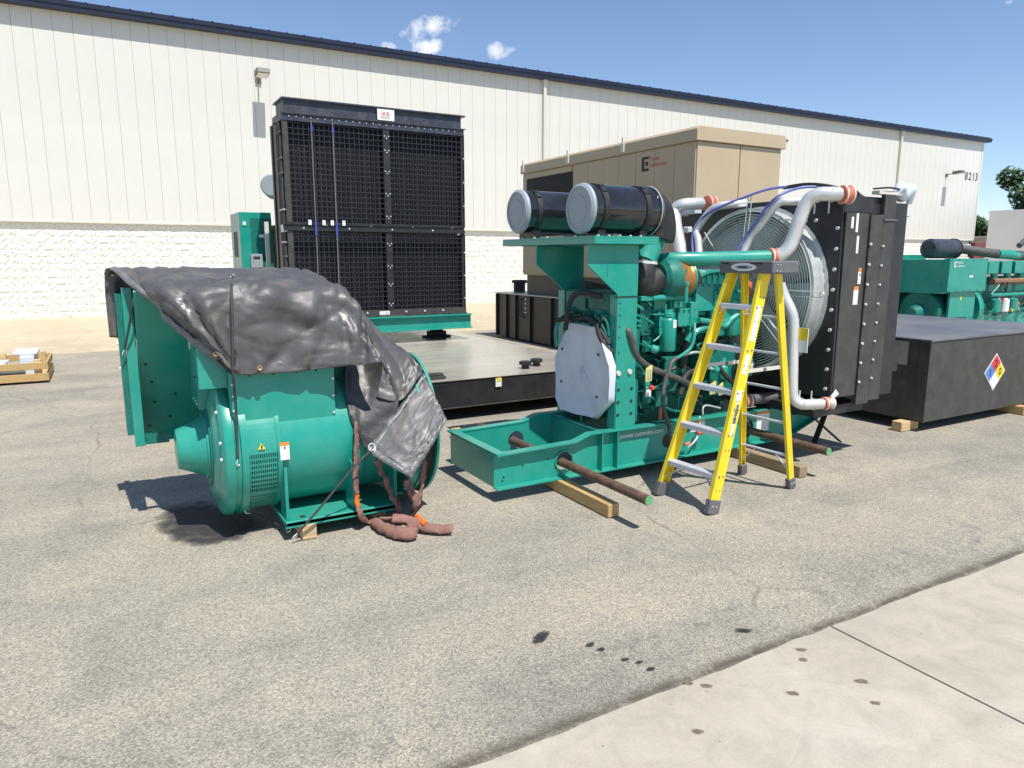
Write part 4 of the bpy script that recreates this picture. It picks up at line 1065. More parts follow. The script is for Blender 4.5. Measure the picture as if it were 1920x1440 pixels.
# stitched hem along the lower and left edges
def edge_strip(pts, inward, w, name='hem', m=TARP_HEM, lift=.006):
    a = MB(); n = len(pts)
    q = [Vector(p) for p in pts]
    vs = []
    for i, p in enumerate(q):
        vs += [p, p + Vector(inward[i])*w]
    a.add(vs, [(2*i, 2*i+2, 2*i+3, 2*i+1) for i in range(n-1)])
    o = a.build(name, m, tp, sharp=70, recalc=False); s = o.modifiers.new('thick', 'SOLIDIFY'); s.thickness = .005; s.offset = 0
    return o
def grid_edge(v, A, B, which):
    if which == 'bottom': return [(v[(A-1)*B+b], v[(A-5)*B+b]) for b in range(B)]
    if which == 'left': return [(v[a*B], v[a*B+4]) for a in range(A)]
    if which == 'right': return [(v[a*B+B-1], v[a*B+B-6]) for a in range(A)]
    return [(v[b], v[3*B+b]) for b in range(B)]
def hem(v, A, B, which, w, lift, k0=0, k1=None):
    e = grid_edge(v, A, B, which)[k0:k1]
    edge_strip([p + Vector(lift) for p, q in e], [(q-p).normalized() for p, q in e], w)
hem(v_, A_, B_, 'left', .05, (-.004, -.006, .004), 16)
# right hand drape falling over the end of the alternator
side = [
 [(1.354, 4.52, 1.556), (1.365, 4.9, 1.563), (1.334, 5.3, 1.616)],
 [(1.428, 4.57, 1.431), (1.53, 4.85, 1.411), (1.578, 5.15, 1.411)],
 [(1.503, 4.56, 1.229), (1.624, 4.7, 1.18), (1.736, 4.95, 1.194)],
 [(1.565, 4.5, 1.054), (1.682, 4.5, 0.98), (1.797, 4.62, 1.096)],
 [(1.5, 4.45, 0.842), (1.654, 4.4, 0.818), (1.839, 4.46, 1.003)]]
v_, A_, B_ = sheet_part('side_drape', side, amp=.012, seed=5.0, per=14)
inner = [
 [(1.352, 4.63, 1.06), (1.48, 4.62, 1.052), (1.566, 4.5, 1.079)],
 [(1.319, 4.52, 0.883), (1.463, 4.5, 0.855), (1.638, 4.42, 0.888)],
 [(1.321, 4.43, 0.723), (1.419, 4.41, 0.68), (1.607, 4.38, 0.736)],
 [(1.367, 4.39, 0.619), (1.393, 4.37, 0.532), (1.447, 4.34, 0.524)]]
sheet_part('inner_drape', inner, m=TARP_SHADE, amp=.008, seed=8.0, per=8)
flap = [
 [(1.872, 4.52, 0.97), (1.615, 4.4, 0.742), (1.384, 4.3, 0.528)],
 [(1.889, 4.41, 0.837), (1.636, 4.24, 0.672), (1.426, 4.2, 0.491)],
 [(1.897, 4.3, 0.757), (1.678, 4.14, 0.6), (1.494, 4.1, 0.444)],
 [(1.903, 4.22, 0.695), (1.726, 4.1, 0.544), (1.572, 4.04, 0.393)]]
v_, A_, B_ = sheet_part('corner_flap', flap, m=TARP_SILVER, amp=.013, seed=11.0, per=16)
hem(v_, A_, B_, 'top', .045, (-.004, -.008, .003))
hem(v_, A_, B_, 'right', .04, (-.002, -.008, .002))
hem(v_, A_, B_, 'bottom', .045, (-.002, -.008, .002))
tuft = MB(); c = Vector((1.876, 4.56, 0.971)); tuft.lathe(c - Vector((.02,0,.06)), (-.05, 0, .16), [(0,.03),(.4,.035),(.75,.02),(1,.004)], 8, caps=True)
tuft.v = tuft.v; tuft.build('gathered_corner', TARP, tp)
# brass eyelets
BRASS = mat('brass_eyelet', (.55, .40, .16), .35, .8, .1, 20)
for c, n_ in (((0.535, 4.4, 1.199), (-.3,-1,.3)), ((0.766, 4.365, 1.105), (0,-1,.1)), ((0.068, 5.26, 1.64), (0,-.5,1)), ((1.395, 4.29, 0.543), (-.2,-1,.2))):
    a = MB(); a.ring(c, n_, .011, .005, 16, 6); a.build('eyelet', BRASS, tp)
# folded dark corner under the ridge
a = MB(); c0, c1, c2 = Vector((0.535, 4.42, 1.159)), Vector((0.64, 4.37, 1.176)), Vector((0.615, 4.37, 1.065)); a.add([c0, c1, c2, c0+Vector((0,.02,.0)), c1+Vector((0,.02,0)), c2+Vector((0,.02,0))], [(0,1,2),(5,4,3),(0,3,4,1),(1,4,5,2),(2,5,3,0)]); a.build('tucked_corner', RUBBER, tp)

# bungee cords
def bungee(label, pts, r=.007, hooks=True, flat=1.0):
    b = thing('bungee_cord', label, 'bungee cord', pts[0], 'bungee cords tying down the tarpaulin')
    a = MB(); a.tube(pts, r, 7, smooth=5); a.build('cord', BUNGEE, b)
    if hooks:
        for e, o in ((pts[0], pts[1]), (pts[-1], pts[-2])):
            e, o = Vector(e), Vector(o); d = (e - o).normalized(); s = d.orthogonal().normalized()
            a = MB(); a.tube([e, e + d*.03 + s*.012, e + d*.045, e + d*.035 - s*.018, e + d*.015 - s*.022], .0035, 6, smooth=4); a.build('hook', CHROME, b)
bungee('flat dark bungee cord running straight down the front of the alternator', [(0.725, 4.88, 1.63), (0.647, 4.42, 1.574), (0.627, 4.34, 1.366), (0.611, 4.33, 1.09), (0.623, 4.4, 0.888), (0.614, 4.4, 0.563)], .008)
bungee('thin bungee cord hooked on the left wing of the alternator', [(0.186, 5.1, 1.575), (0.16, 5.05, 1.495), (0.132, 5.08, 1.361), (0.088, 5.14, 1.172)], .007)
bungee('bungee cord stretched diagonally from the tarpaulin corner to the near foot', [(1.385, 4.27, 0.535), (1.264, 4.26, 0.437), (1.055, 4.27, 0.218), (0.919, 4.31, 0.063)], .0075)
bungee('pale bungee cord running under the alternator along the ground', [(0.699, 4.62, 0.136), (0.82, 4.669, 0.05), (0.884, 4.479, 0.04)], .005)
rg = MB(); rg.ring((1.398, 4.265, 0.563), (.2,-1,.1), .022, .004, 20, 6); tag(rg.build('tie_ring', CHROME, None), 'bright metal ring linking the tarpaulin corner to the diagonal cord', 'ring')

# lifting slings in a heap
def sling(label, parts, cat='sling'):
    s = thing('lifting_sling', label, cat, parts[0][0][0], 'brown lifting slings under the tarpaulin')
    for pts, r, m, nm in parts:
        a = MB(); a.tube(pts, r, 14, smooth=14, flat=.5)
        out = []
        for v in a.v:
            k = (.5 if max(r) < .03 else 1)*.010*noise.noise((v.x*26, v.y*26, v.z*26)) + .006*noise.noise((v.x*70, v.y*70, v.z*70)); out.append(v + Vector((k, -k, k*.8)))
        a.v = out; a.build(nm, m, s, sharp=60)
sling('brown sling hanging down with an orange core showing through a tear', [
  ([(1.352, 4.42, 0.703), (1.333, 4.38, 0.537), (1.309, 4.34, 0.337), (1.309, 4.33, 0.251)], [.024,.026,.026,.024], SLING, 'sling_leg'),
  ([(1.308, 4.335, 0.26), (1.308, 4.33, 0.215), (1.316, 4.32, 0.145)], [.019,.022,.019], SLING_O, 'torn_core'),
  ([(1.315, 4.325, 0.161), (1.326, 4.31, 0.099), (1.396, 4.391, 0.03), (1.444, 4.297, 0.03)], [.024,.025,.024,.020], SLING, 'sling_leg')])
sling('brown sling slanting from under the tarpaulin flap into the heap', [
  ([(1.439, 4.3, 0.464), (1.492, 4.3, 0.327), (1.546, 4.3, 0.183), (1.612, 4.367, 0.05), (1.5, 4.218, 0.035)], [.022,.020,.024,.034,.028], SLING, 'sling_leg')])
sling('thick reddish brown sling hanging from the flap tip with a knot', [
  ([(1.616, 4.24, 0.324), (1.65, 4.24, 0.22), (1.682, 4.24, 0.141), (1.671, 4.303, 0.06)], [.034,.034,.044,.03], SLING, 'sling_leg'),
  ([(1.771, 4.32, 0.4), (1.752, 4.3, 0.279), (1.726, 4.27, 0.199), (1.682, 4.24, 0.13)], [.024,.030,.024,.026], SLING, 'sling_leg')])
sling('fat brown sling coil lying on the asphalt nearest the camera', [
  ([(1.412, 4.329, 0.04), (1.435, 4.187, 0.04), (1.479, 4.064, 0.045), (1.545, 4.006, 0.045), (1.59, 4.108, 0.055), (1.541, 4.229, 0.06), (1.449, 4.307, 0.055)], [.028,.038,.044,.045,.040,.036,.026], SLING, 'sling_loop')])
sling('brown sling end lying to the right on the asphalt', [
  ([(1.494, 4.198, 0.09), (1.583, 4.145, 0.08), (1.651, 4.088, 0.05), (1.729, 4.011, 0.036), (1.814, 3.968, 0.034)], [.030,.034,.034,.036,.032], SLING, 'sling_leg'),
  ([(1.651, 4.175, 0.09), (1.652, 4.106, 0.08), (1.66, 4.055, 0.07)], [.014,.018,.014], SLING_O, 'torn_core')])

# ---------------------------------------------------------------- engine generator set in the middle
eg = thing('engine_generator', 'green diesel engine on a long green skid with pipes and a big black radiator', 'engine', (4.2, 4.75, .10))
SK = .105
# skid rails: C sections with lifting holes
def rail_poly(y): return [(2.34, y, SK), (5.38, y, SK), (5.86, y, .27), (5.86, y, .372), (5.5, y, .392), (3.16, y, .408), (3.02, y, .362), (2.34, y, .347)]
HOLES = [(2.945, .222, .075), (3.985, .245, .062), (4.90, .245, .075)]
yn = 4.385
a = MB(); a.prism(rail_poly(yn), (0, .012, 0), [circ((x, yn, z), (1,0,0), (0,0,1), r, 24) for x, z, r in HOLES]); nr = a.build('skid_rail', GREEN, eg)
def flange(pts, y0, y1, t, parent, name):
    a = MB()
    for p, q in zip(pts[:-1], pts[1:]):
        a.prism([(p[0], y0, p[1]), (q[0], y0, q[1]), (q[0], y0, q[1]+t), (p[0], y0, p[1]+t)], (0, y1-y0, 0))
    return a.build(name, GREEN, parent)
top_line = [(2.34, .347), (3.02, .362), (3.16, .408), (5.5, .392), (5.86, .372)]
flange(top_line, 4.325, 4.40, .010, nr, 'top_flange')
flange([(2.34, SK-.01), (5.38, SK-.01), (5.86, .26)], 4.325, 4.395, .010, nr, 'bottom_flange')
yf = 5.115
a = MB(); a.prism(rail_poly(yf), (0, .012, 0), [circ((x, yf, z), (1,0,0), (0,0,1), r, 24) for x, z, r in HOLES]); fr = a.build('skid_rail', GREEN, eg)
flange(top_line, 5.11, 5.185, .010, fr, 'top_flange')
flange([(2.34, SK-.01), (5.38, SK-.01), (5.86, .26)], 5.115, 5.185, .010, fr, 'bottom_flange')
a = MB(); a.box((2.34, 4.398, SK), (2.352, 5.114, .346)); a.box((2.335, 4.33, .3575), (2.41, 5.18, .366)); a.box((2.335, 5.10, .098), (2.40, 5.22, .106)); a.build('end_beam', GREEN, eg)
a = MB(); a.box((3.30, 4.398, .115), (3.315, 5.114, .395)); a.box((3.30, 4.40, .39), (3.36, 5.11, .40)); a.build('cross_beam', GREEN, eg)
a = MB(); a.box((3.36, 4.42, .33), (5.3, 4.47, .40)); a.box((3.36, 5.05, .33), (5.3, 5.10, .40)); a.build('engine_mount_rail', GREEN_D, eg)
for x, w in ((3.265, .010), (3.415, .010)):
    a = MB(); a.box((x, 4.330, SK+.002), (x+w, 4.384, .40)); a.build('stiffener', GREEN, nr)
for x, z in ((2.42, .17), (2.41, .145), (2.58, .235), (2.80, .255), (2.87, .175)):
    a = MB(); a.cyl((x, 4.384, z), (x, 4.3835, z), .008, n=10); a.build('bolt_hole', RUBBER, nr)
a = MB(); a.lathe((2.945, 4.384, .222), (0,-1,0), [(0,.085),(.01,.085),(.01,.074),(0,.074)], 24, caps=False); a.build('hole_collar', GREEN, nr)
a = MB(); a.lathe((3.985, 4.398, .245), (0,1,0), [(0,.066),(.02,.066)], 24); a.build('hole_plug', RUBBER, nr)
a = MB(); a.lathe((4.90, 4.384, .245), (0,-1,0), [(0,.085),(.01,.085),(.01,.074),(0,.074)], 24, caps=False); a.build('hole_collar', RUBBER, nr)
bolts('bolt', TRIM, eg, [(2.354, 4.52, .25)], (1,0,0), .018, .02)
text('rail_lettering', 'power.cummins.com', PAPER, nr, (3.475, 4.383, .325), .054, (1,0,0), (0,0,1), .0008, offset=.0008)
for x, w, z0, z1, m in ((4.06, .075, .255, .30, PAPER), (4.23, .16, .285, .40, PAPER), (5.03, .16, .19, .39, PAPER)):
    a = MB(); a.box((x, 4.381, z0), (x+w, 4.3845, z1)); lb = a.build('label', m, nr)
    if w > .1:
        a = MB(); a.box((x, 4.379, z1-.035), (x+w, 4.3815, z1)); a.build('label_header', ORANGE, nr)
a = MB(); a.box((5.50, 4.36, .30), (5.86, 5.15, .372)); a.box((5.1, 3.85, .42), (5.75, 5.6, .50)); a.build('radiator_support', BLACK, eg)
a = MB(); a.bar((5.62, 4.32, .33), (5.98, 4.2, .02), .05, .01); a.bar((5.60, 4.20, .05), (5.90, 4.30, .36), .05, .01); a.build('brace_strap', BLACK, eg)

# uprights, gussets and tray
for y, nm in ((4.36, 0), (5.085, 1)):
    a = MB(); a.prism([(3.40, y, .12 if nm else .40), (3.595, y, .12 if nm else .40), (3.595, y, 1.843), (3.12, y, 1.843), (3.12, y, 1.69), (3.40, y, 1.47)], (0, .014, 0)); up = a.build('upright', GREEN, eg, bevel=.002)
    a = MB(); a.box((3.40, y+.014, .40), (3.412, y+.09, 1.47)); a.box((3.583, y+.014, .40), (3.595, y+.09, 1.84)); a.build('upright_flange', GREEN, up)
    if not nm:
        bolts('bolt_hole', RUBBER, up, [(3.425, y-.0005, z) for z in (1.40, 1.31, 1.22, 1.14, 1.02)], (0,-1,0), .008, .001, 10)
        bolts('washer_bolt', TRIM, up, [(3.425, y-.001, .86), (3.535, y-.001, .865)], (0,-1,0), .022, .014, 10)
        a = MB(); a.box((3.405, y-.008, .41), (3.60, y-.001, .80)); a.build('splice_plate', GREEN, up, bevel=.003)
        bolts('slot', RUBBER, up, [(3.425 + dx, y-.009, z) for z in (.73, .63, .53) for dx in (0, .13)], (0,-1,0), .015, .002, 10)
        a = MB(); a.box((3.395, y-.003, 1.445), (3.602, y+.018, 1.455)); a.build('cable_tie', RUBBER, up)
        a = MB(); a.bar((3.30, y-.002, 1.70), (3.30, y-.004, 1.60), .003, .002, (0,1,0)); a.build('scratch', GREEN, up)
TR = (3.12, 3.72, 4.28, 5.66)
a = MB(); a.box((TR[0], TR[2], 1.890), (TR[1], TR[3], 1.902)); a.box((TR[0], TR[2], 1.845), (TR[0]+.012, TR[3], 1.89)); a.box((TR[1]-.012, TR[2], 1.845), (TR[1], TR[3], 1.89)); a.box((TR[0]+.013, TR[2], 1.845), (TR[1]-.013, TR[2]+.012, 1.889)); a.box((TR[0]+.013, TR[3]-.012, 1.845), (TR[1]-.013, TR[3], 1.889)); a.build('tray', GREEN, eg, bevel=.002)
bolts('bolt', GALV, eg, [(3.2+.1*i, 4.35, 1.902) for i in range(5)] + [(3.17, 4.6+.2*i, 1.902) for i in range(5)], (0,0,1), .012, .012)

# two air cleaners
def air_cleaner(y, zc, x0, length, rr, near):
    a = MB(); a.lathe((x0, y, zc), (1,0,0), [(.03, rr-.004), (length, rr-.004), (length+.004, rr+.004), (length+.018, rr+.004), (length+.02, rr-.012), (length+.05, rr*.82)], 48, caps=False); ac = a.build('air_cleaner', GLOSS_BLACK, eg)
    a = MB(); a.lathe((x0, y, zc), (1,0,0), [(-.004, 0), (-.004, rr*.52), (.0, rr*.54), (.0, rr*.80), (-.008, rr*.82), (-.008, rr*.90), (.0, rr*.95), (.006, rr), (.028, rr+.004), (.034, rr-.002)], 48, caps=False); a.build('end_cap', CAP_GREY, ac)
    for t in (.105, length - .13):
        a = MB(); a.lathe((x0+t, y, zc), (1,0,0), [(0, rr-.004), (0, rr+.004), (.045, rr+.004), (.045, rr-.004)], 48, caps=False); a.build('clamp_band', RUBBER, ac)
        a = MB(); q = Vector((x0+t+.022, y-.10, zc+rr*.84))
        a.bar(q + Vector((0,-.05,-.04)), q + Vector((0,.02,.012)), .035, .02); a.cyl(q + Vector((-.02,0,.01)), q + Vector((.02,0,.01)), .012, n=8); a.build('band_buckle', RUBBER, ac)
        a = MB(); a.box((x0+t-.01, y-.12, 1.903), (x0+t+.055, y+.12, zc-rr+.03)); a.build('saddle', BLACK, ac)
    a = MB(); a.lathe((x0+length, y, zc), (1,0,0), [(.014, rr+.002), (.02, rr+.007), (.026, rr+.002)], 48, caps=False); a.build('bright_rim', CHROME, ac)
    X = x0 + length
    a = MB(); a.tube([(X+.03, y, zc), (X+.085, y, zc-.005), (X+.135, y-.01, zc-.06), (X+.15, y-.02, zc-.16), (X+.14, y-.02, zc-.22)], [rr*.86, rr*.82, rr*.72, rr*.66, rr*.64], 28, smooth=5); a.build('rubber_elbow', RUBBER, ac)
    for k in range(3):
        c = Vector((X+.065+.036*k, y-.003*k, zc-.004-.022*k*k)); a = MB(); a.ring(c, (1, 0, -.35*k), rr*.84-.022*k, .005, 40, 5); a.build('elbow_rib', RUBBER if k else LADDER_GREY, ac)
air_cleaner(4.55, 2.108, 3.165, .635, .186, True)
air_cleaner(5.33, 2.125, 3.075, .70, .178, False)
a = MB(); a.tube([(3.904, 4.58, 1.903), (3.857, 4.56, 1.835), (3.813, 4.55, 1.758), (3.785, 4.54, 1.708)], [.115,.112,.108,.105], 28); a.build('intake_elbow', GREEN, eg)
a = MB(); a.tube([(4.017, 4.62, 1.918), (4.167, 4.62, 1.929)], .012, 8); a.build('vent_tube', GREEN, eg)
a = MB(); a.tube([(4.006, 4.6, 1.918), (3.955, 4.56, 1.78)], .006, 6); a.build('restriction_line', GREEN, eg)
a = MB(); c = Vector((3.79, 4.54, 1.708)); a.lathe(c + Vector((0,0,-.012)), (.08,0,1), [(0,.108),(0,.114),(.022,.114),(.022,.108)], 32, caps=False); a.build('hose_clamp', CHROME, eg)
# turbocharger: rubber inlet elbow, compressor, hot band, exhaust elbow
a = MB(); a.tube([(3.791, 4.54, 1.687), (3.761, 4.52, 1.611), (3.792, 4.52, 1.526), (3.858, 4.52, 1.546), (3.924, 4.52, 1.571)], [.106,.112,.116,.115,.112], 28); a.build('inlet_elbow', RUBBER, eg)
tc_ = Vector((3.935, 4.52, 1.579))
a = MB(); a.lathe(tc_, (1,-.12,0), [(0,.09),(.0,.12),(.03,.155),(.09,.168),(.135,.165),(.14,.15)], 40); tb = a.build('turbocharger', GREEN_D, eg)
a = MB()
for k in range(16):
    an = 2*math.pi*k/16; u = Vector((.1,.99,0)); w = Vector((0,0,1)); p = tc_ + (u*math.cos(an) + w*math.sin(an))*.15
    a.bar(p + Vector((.03,0,0)), p + Vector((.14,-.015,0)), .012, .02, (u*math.cos(an) + w*math.sin(an)))
a.build('cooling_fins', GREEN_D, tb)
ec = tc_ + Vector((.142, -.015, 0))
a = MB(); a.lathe(ec, (1,-.12,0), [(0,.145),(.012,.155),(.02,.155),(.03,.148),(.10,.135),(.115,.142),(.125,.142)], 40); a.build('hot_band', COPPER_BAND, tb)
a = MB(); a.lathe(ec + Vector((.125,-.014,0)), (1,-.12,0), [(0,.146),(.01,.15),(.02,.146)], 36); a.build('v_clamp', GREEN, tb)
a = MB(); q = ec + Vector((.14,-.016,0)); a.tube([q, q + Vector((.07,.03,-.0)), q + Vector((.16,.09,-.04)), q + Vector((.24,.16,-.10))], [.115,.085,.075,.07], 20); a.build('exhaust_elbow', RUST, tb)
a = MB(); a.tube([(4.119, 4.5, 1.433), (4.162, 4.5, 1.498), (4.182, 4.48, 1.445)], .06, 12); a.build('exhaust_foot', RUST, tb)
a = MB(); p = Vector((4.093, 4.36, 1.547)); a.cyl(p, p + Vector((0,0,-.16)), .018, n=10); a.cyl(p + Vector((0,0,.12)), p, .006, n=8); a.cyl(p + Vector((0,0,-.02)), p + Vector((0,0,.01)), .024, n=10); a.build('wastegate_rod', GREEN, tb)
# long green crossover pipe
a = MB(); a.tube([(4.009, 4.6, 1.728), (4.069, 4.5, 1.733), (4.25, 4.397, 1.735), (4.57, 4.298, 1.741), (4.86, 4.176, 1.75)], [.05,.056,.058,.058,.058], 20, smooth=4); cp = a.build('crossover_pipe', GREEN, eg)
for px_ in (1262, 1268):
    a = MB(); a.ring((4.074, 4.5, 1.733) if px_ == 1262 else (4.11, 4.495, 1.733), (1,-.08,0), .058, .004, 28, 5); a.build('pipe_bead', GREEN_D, cp)
for p in ((4.54, 4.294, 1.759), (4.74, 4.205, 1.75)):
    q = Vector(p); a = MB(); a.box(q + Vector((-.012,-.006,-.02)), q + Vector((.012,.03,.02))); a.build('pipe_lug', GREEN, cp)

# engine block and everything bolted on to it
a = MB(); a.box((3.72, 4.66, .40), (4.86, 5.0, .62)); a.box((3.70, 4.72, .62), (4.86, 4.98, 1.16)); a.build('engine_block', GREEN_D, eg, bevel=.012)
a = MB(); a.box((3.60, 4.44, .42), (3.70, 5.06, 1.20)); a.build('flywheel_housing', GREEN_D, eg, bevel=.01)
a = MB(); a.box((3.425, 4.455, .9), (3.58, 5.075, 1.49)); rp = a.build('rear_plate', GREEN_D, eg, bevel=.008)
a = MB(); a.box((3.40, 4.46, 1.24), (3.424, 4.74, 1.475)); a.box((3.40, 4.78, 1.24), (3.424, 5.06, 1.475)); a.build('rear_cover', GREEN_D, eg, bevel=.006)
rg = random.Random(21)
for k in range(9):
    y = 4.48 + .067*k; z = 1.30 + .03*math.sin(k*2.1)
    a = MB(); a.cyl((3.425, y, z), (3.365, y, z), .022, .018, 8); a.cyl((3.38, y, z), (3.35, y, z-.005), .012, n=8); a.build('sensor_plug', GREEN if k % 3 else GREEN_D, eg)
    a = MB(); a.tube([(3.355, y, z-.005), (3.335, y + rg.uniform(-.03,.03), z-.03), (3.36, y + rg.uniform(-.06,.06), z-.07), (3.42, y + rg.uniform(-.05,.05), z-.10)], .009, 6); a.build('harness_wire', GREEN_D if k % 2 else RUBBER, eg)
for y, z in ((4.56, 1.42), (4.72, 1.44), (4.95, 1.43)):
    a = MB(); a.box((3.385, y-.03, z-.018), (3.402, y+.03, z+.018)); a.build('relay', LADDER_GREY, eg, bevel=.003)
for pts, r, m in (
   ([(3.325, 4.46, 1.452), (3.284, 4.6, 1.475), (3.277, 4.75, 1.456), (3.251, 4.8, 1.356), (3.25, 4.82, 1.248), (3.25, 4.84, 1.168)], .022, RUBBER),
   ([(3.262, 4.98, 1.235), (3.288, 4.9, 1.249), (3.317, 4.75, 1.267), (3.34, 4.6, 1.269), (3.352, 4.5, 1.184), (3.382, 4.42, 1.082)], .020, RUBBER),
   ([(3.329, 4.52, 1.234), (3.333, 4.48, 1.137), (3.364, 4.43, 1.057), (3.405, 4.4, 1.024)], .020, RUBBER),
   ([(3.358, 4.5, 1.309), (3.382, 4.46, 1.244), (3.39, 4.44, 1.146)], .012, GREEN_D),
   ([(3.343, 4.52, 1.287), (3.37, 4.47, 1.186), (3.404, 4.43, 1.104)], .010, GREEN_D),
   ([(3.286, 5.02, 1.006), (3.274, 5.02, 1.142), (3.302, 5, 1.223), (3.299, 4.9, 1.248)], .014, GREEN)):
    a = MB(); a.tube(pts, r, 10, smooth=6); a.build('hose' if m is RUBBER else 'oil_line', m, eg)
# grey conduit bundle passing behind the uprights
for k in range(3):
    a = MB(); a.tube([(3.489, 4.95, 1.517), (3.57, 4.85, 1.493), (3.715, 4.75, 1.454), (3.894, 4.65, 1.428)] if k == 0 else ([(3.501, 4.95, 1.482), (3.598, 4.85, 1.453), (3.772, 4.75, 1.417), (3.904, 4.62, 1.398)] if k == 1 else [(3.488, 4.95, 1.544), (3.604, 4.86, 1.518), (3.766, 4.78, 1.482), (3.901, 4.68, 1.457)]), .017, 8); a.build('conduit', HOSE_GREY, eg)

def eb(name, x0, x1, z0, z1, y0, y1, m=GREEN, bevel=.006, parent=eg):
    return MB().box((x0, y0, z0), (x1, y1, z1)).build(name, m, parent, bevel=bevel)
# cylinder heads, rocker boxes and manifold
eb('head', 3.72, 4.86, 1.16, 1.26, 4.56, 5.02, GREEN_D)
eb('top_rail', 3.70, 4.14, 1.405, 1.445, 4.44, 4.52, GREEN)
a = MB(); a.tube([(3.82, 4.455, 1.425), (4.0, 4.45, 1.427), (4.16, 4.45, 1.425)], .026, 12); a.build('fuel_manifold', GREEN, eg)
eb('rocker_box', 3.74, 3.86, 1.12, 1.40, 4.50, 4.98, GREEN_D)
eb('rocker_box', 3.885, 4.02, 1.26, 1.40, 4.50, 4.98, GREEN)
eb('rocker_box', 4.04, 4.20, 1.22, 1.40, 4.47, 4.98, GREEN)
eb('rocker_box', 4.22, 4.46, 1.26, 1.42, 4.50, 4.98, GREEN)
eb('thermostat_housing', 4.30, 4.58, 1.30, 1.53, 4.46, 4.9, GREEN)
eb('front_cover', 4.50, 4.82, 1.14, 1.47, 4.44, 4.95, GREEN)
eb('front_bracket', 4.52, 4.76, 1.47, 1.505, 4.42, 4.9, GREEN)
# ribbed half-dome intake manifold
dome = [(4.28, 4.52, 1.42)] + [(4.56 - .28*math.cos(t), 4.52, 1.42 + .215*math.sin(t)) for t in [math.pi*.5*i/10 for i in range(11)]] + [(4.84, 4.52, 1.635), (4.84, 4.52, 1.42)]
a = MB(); a.prism(dome, (0, .40, 0)); im = a.build('intake_manifold', GREEN_D, eg)
a = MB(); a.prism([(p[0]*1.0 + (-.006 if p[0] < 4.5 else 0), 4.505, p[2] + .006) for p in dome[1:-1]] + [(p[0], 4.505, p[2]-.012) for p in reversed(dome[1:-1])], (0, .43, 0)); a.build('manifold_lip', GREEN, im)
for k in range(7):
    x = 4.32 + .07*k; zt = 1.42 + .215*math.sqrt(max(0, 1-((4.56-min(x,4.56))/.28)**2)) - .015
    a = MB(); a.box((x, 4.508, 1.42), (x+.012, 4.52, zt)); a.build('manifold_rib', GREEN_D, im)
# side of block: cooler housings, covers, brackets
for nm, x0, x1, z0, z1, y0, y1, m in (
   ('oil_cooler', 3.80, 3.97, .98, 1.34, 4.53, 4.60, GREEN_D), ('bracket', 3.895, 3.945, 1.19, 1.285, 4.44, 4.53, GREEN),
   ('bracket', 3.90, 3.95, 1.135, 1.187, 4.44, 4.53, GREEN), ('bracket', 3.875, 3.92, .99, 1.035, 4.45, 4.53, GREEN),
   ('mount_plate', 3.83, 3.955, 1.287, 1.297, 4.43, 4.53, GREEN), ('side_cover', 4.10, 4.28, 1.18, 1.33, 4.45, 4.60, GREEN),
   ('side_cover', 4.05, 4.14, 1.34, 1.40, 4.44, 4.55, GREEN), ('pump_body', 4.23, 4.32, 1.10, 1.38, 4.44, 4.6, GREEN),
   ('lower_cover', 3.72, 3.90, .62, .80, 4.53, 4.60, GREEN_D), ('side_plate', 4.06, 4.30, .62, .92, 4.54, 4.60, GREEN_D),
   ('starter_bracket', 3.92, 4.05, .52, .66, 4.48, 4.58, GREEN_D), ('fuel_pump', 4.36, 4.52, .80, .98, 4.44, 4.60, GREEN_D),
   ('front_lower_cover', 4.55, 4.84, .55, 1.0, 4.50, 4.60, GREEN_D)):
    eb(nm, x0, x1, z0, z1, y0, y1, m)
# bright plates at an angle just right of the upright
a = MB(); a.bar((3.618, 4.46, 1.402), (3.705, 4.42, 1.343), .055, .012, (0,-.3,1)); a.build('injector_cover', GREEN, eg)
a = MB(); a.bar((3.791, 4.48, 1.413), (3.826, 4.46, 1.37), .05, .01, (0,-.3,1)); a.build('injector_cover', GREEN, eg)
for p, q in (((3.594, 4.44, 1.324), (3.705, 4.43, 1.279)), ((3.596, 4.44, 1.274), (3.696, 4.43, 1.241)), ((3.73, 4.44, 1.273), (3.814, 4.42, 1.224)), ((3.598, 4.44, 1.219), (3.627, 4.43, 1.21)), ((3.662, 4.44, 1.212), (3.692, 4.43, 1.207))):
    a = MB(); a.tube([p, q], .009, 8); a.build('fuel_pipe', GREEN, eg)
# filters
def filter_(c, r, h, m, name='oil_filter', lab=None):
    c = Vector(c); a = MB(); a.lathe(c, (0,0,1), [(0, r*.55), (.006, r*.9), (.02, r), (h-.03, r), (h-.015, r*.9), (h, r*.6)], 24); o = a.build(name, m, eg)
    a = MB(); a.lathe(c + Vector((0,0,h)), (0,0,1), [(0, r*.8), (.03, r*.8), (.035, r*.55), (.06, r*.5)], 16); a.build('filter_head', GREEN, o)
    if lab:
        a = MB(); n = 6
        for i in range(n):
            t0, t1 = R(lab[0] + (lab[1]-lab[0])*i/n), R(lab[0] + (lab[1]-lab[0])*(i+1)/n)
            f = lambda t, z: c + Vector((math.sin(t)*(r+.001), -math.cos(t)*(r+.001), z))
            a.quad(f(t0, lab[2]), f(t1, lab[2]), f(t1, lab[3]), f(t0, lab[3]))
        a.build('filter_label', PAPER, o)
    return o
c = Vector((3.988, 4.4, 0.986)); f1 = filter_((c.x, 4.44, c.z), .068, .285, GREEN, 'oil_filter', (-5, 60, .20, .262))
a = MB(); a.box((c.x+.020, 4.375, c.z+.235), (c.x+.030, 4.379, c.z+.248)); a.build('filter_mark', LABEL_TEXT, f1)
for px_, y_, h_ in ((1343, 4.42, .30), (1375, 4.44, .32), (1405, 4.46, .30)):
    pass
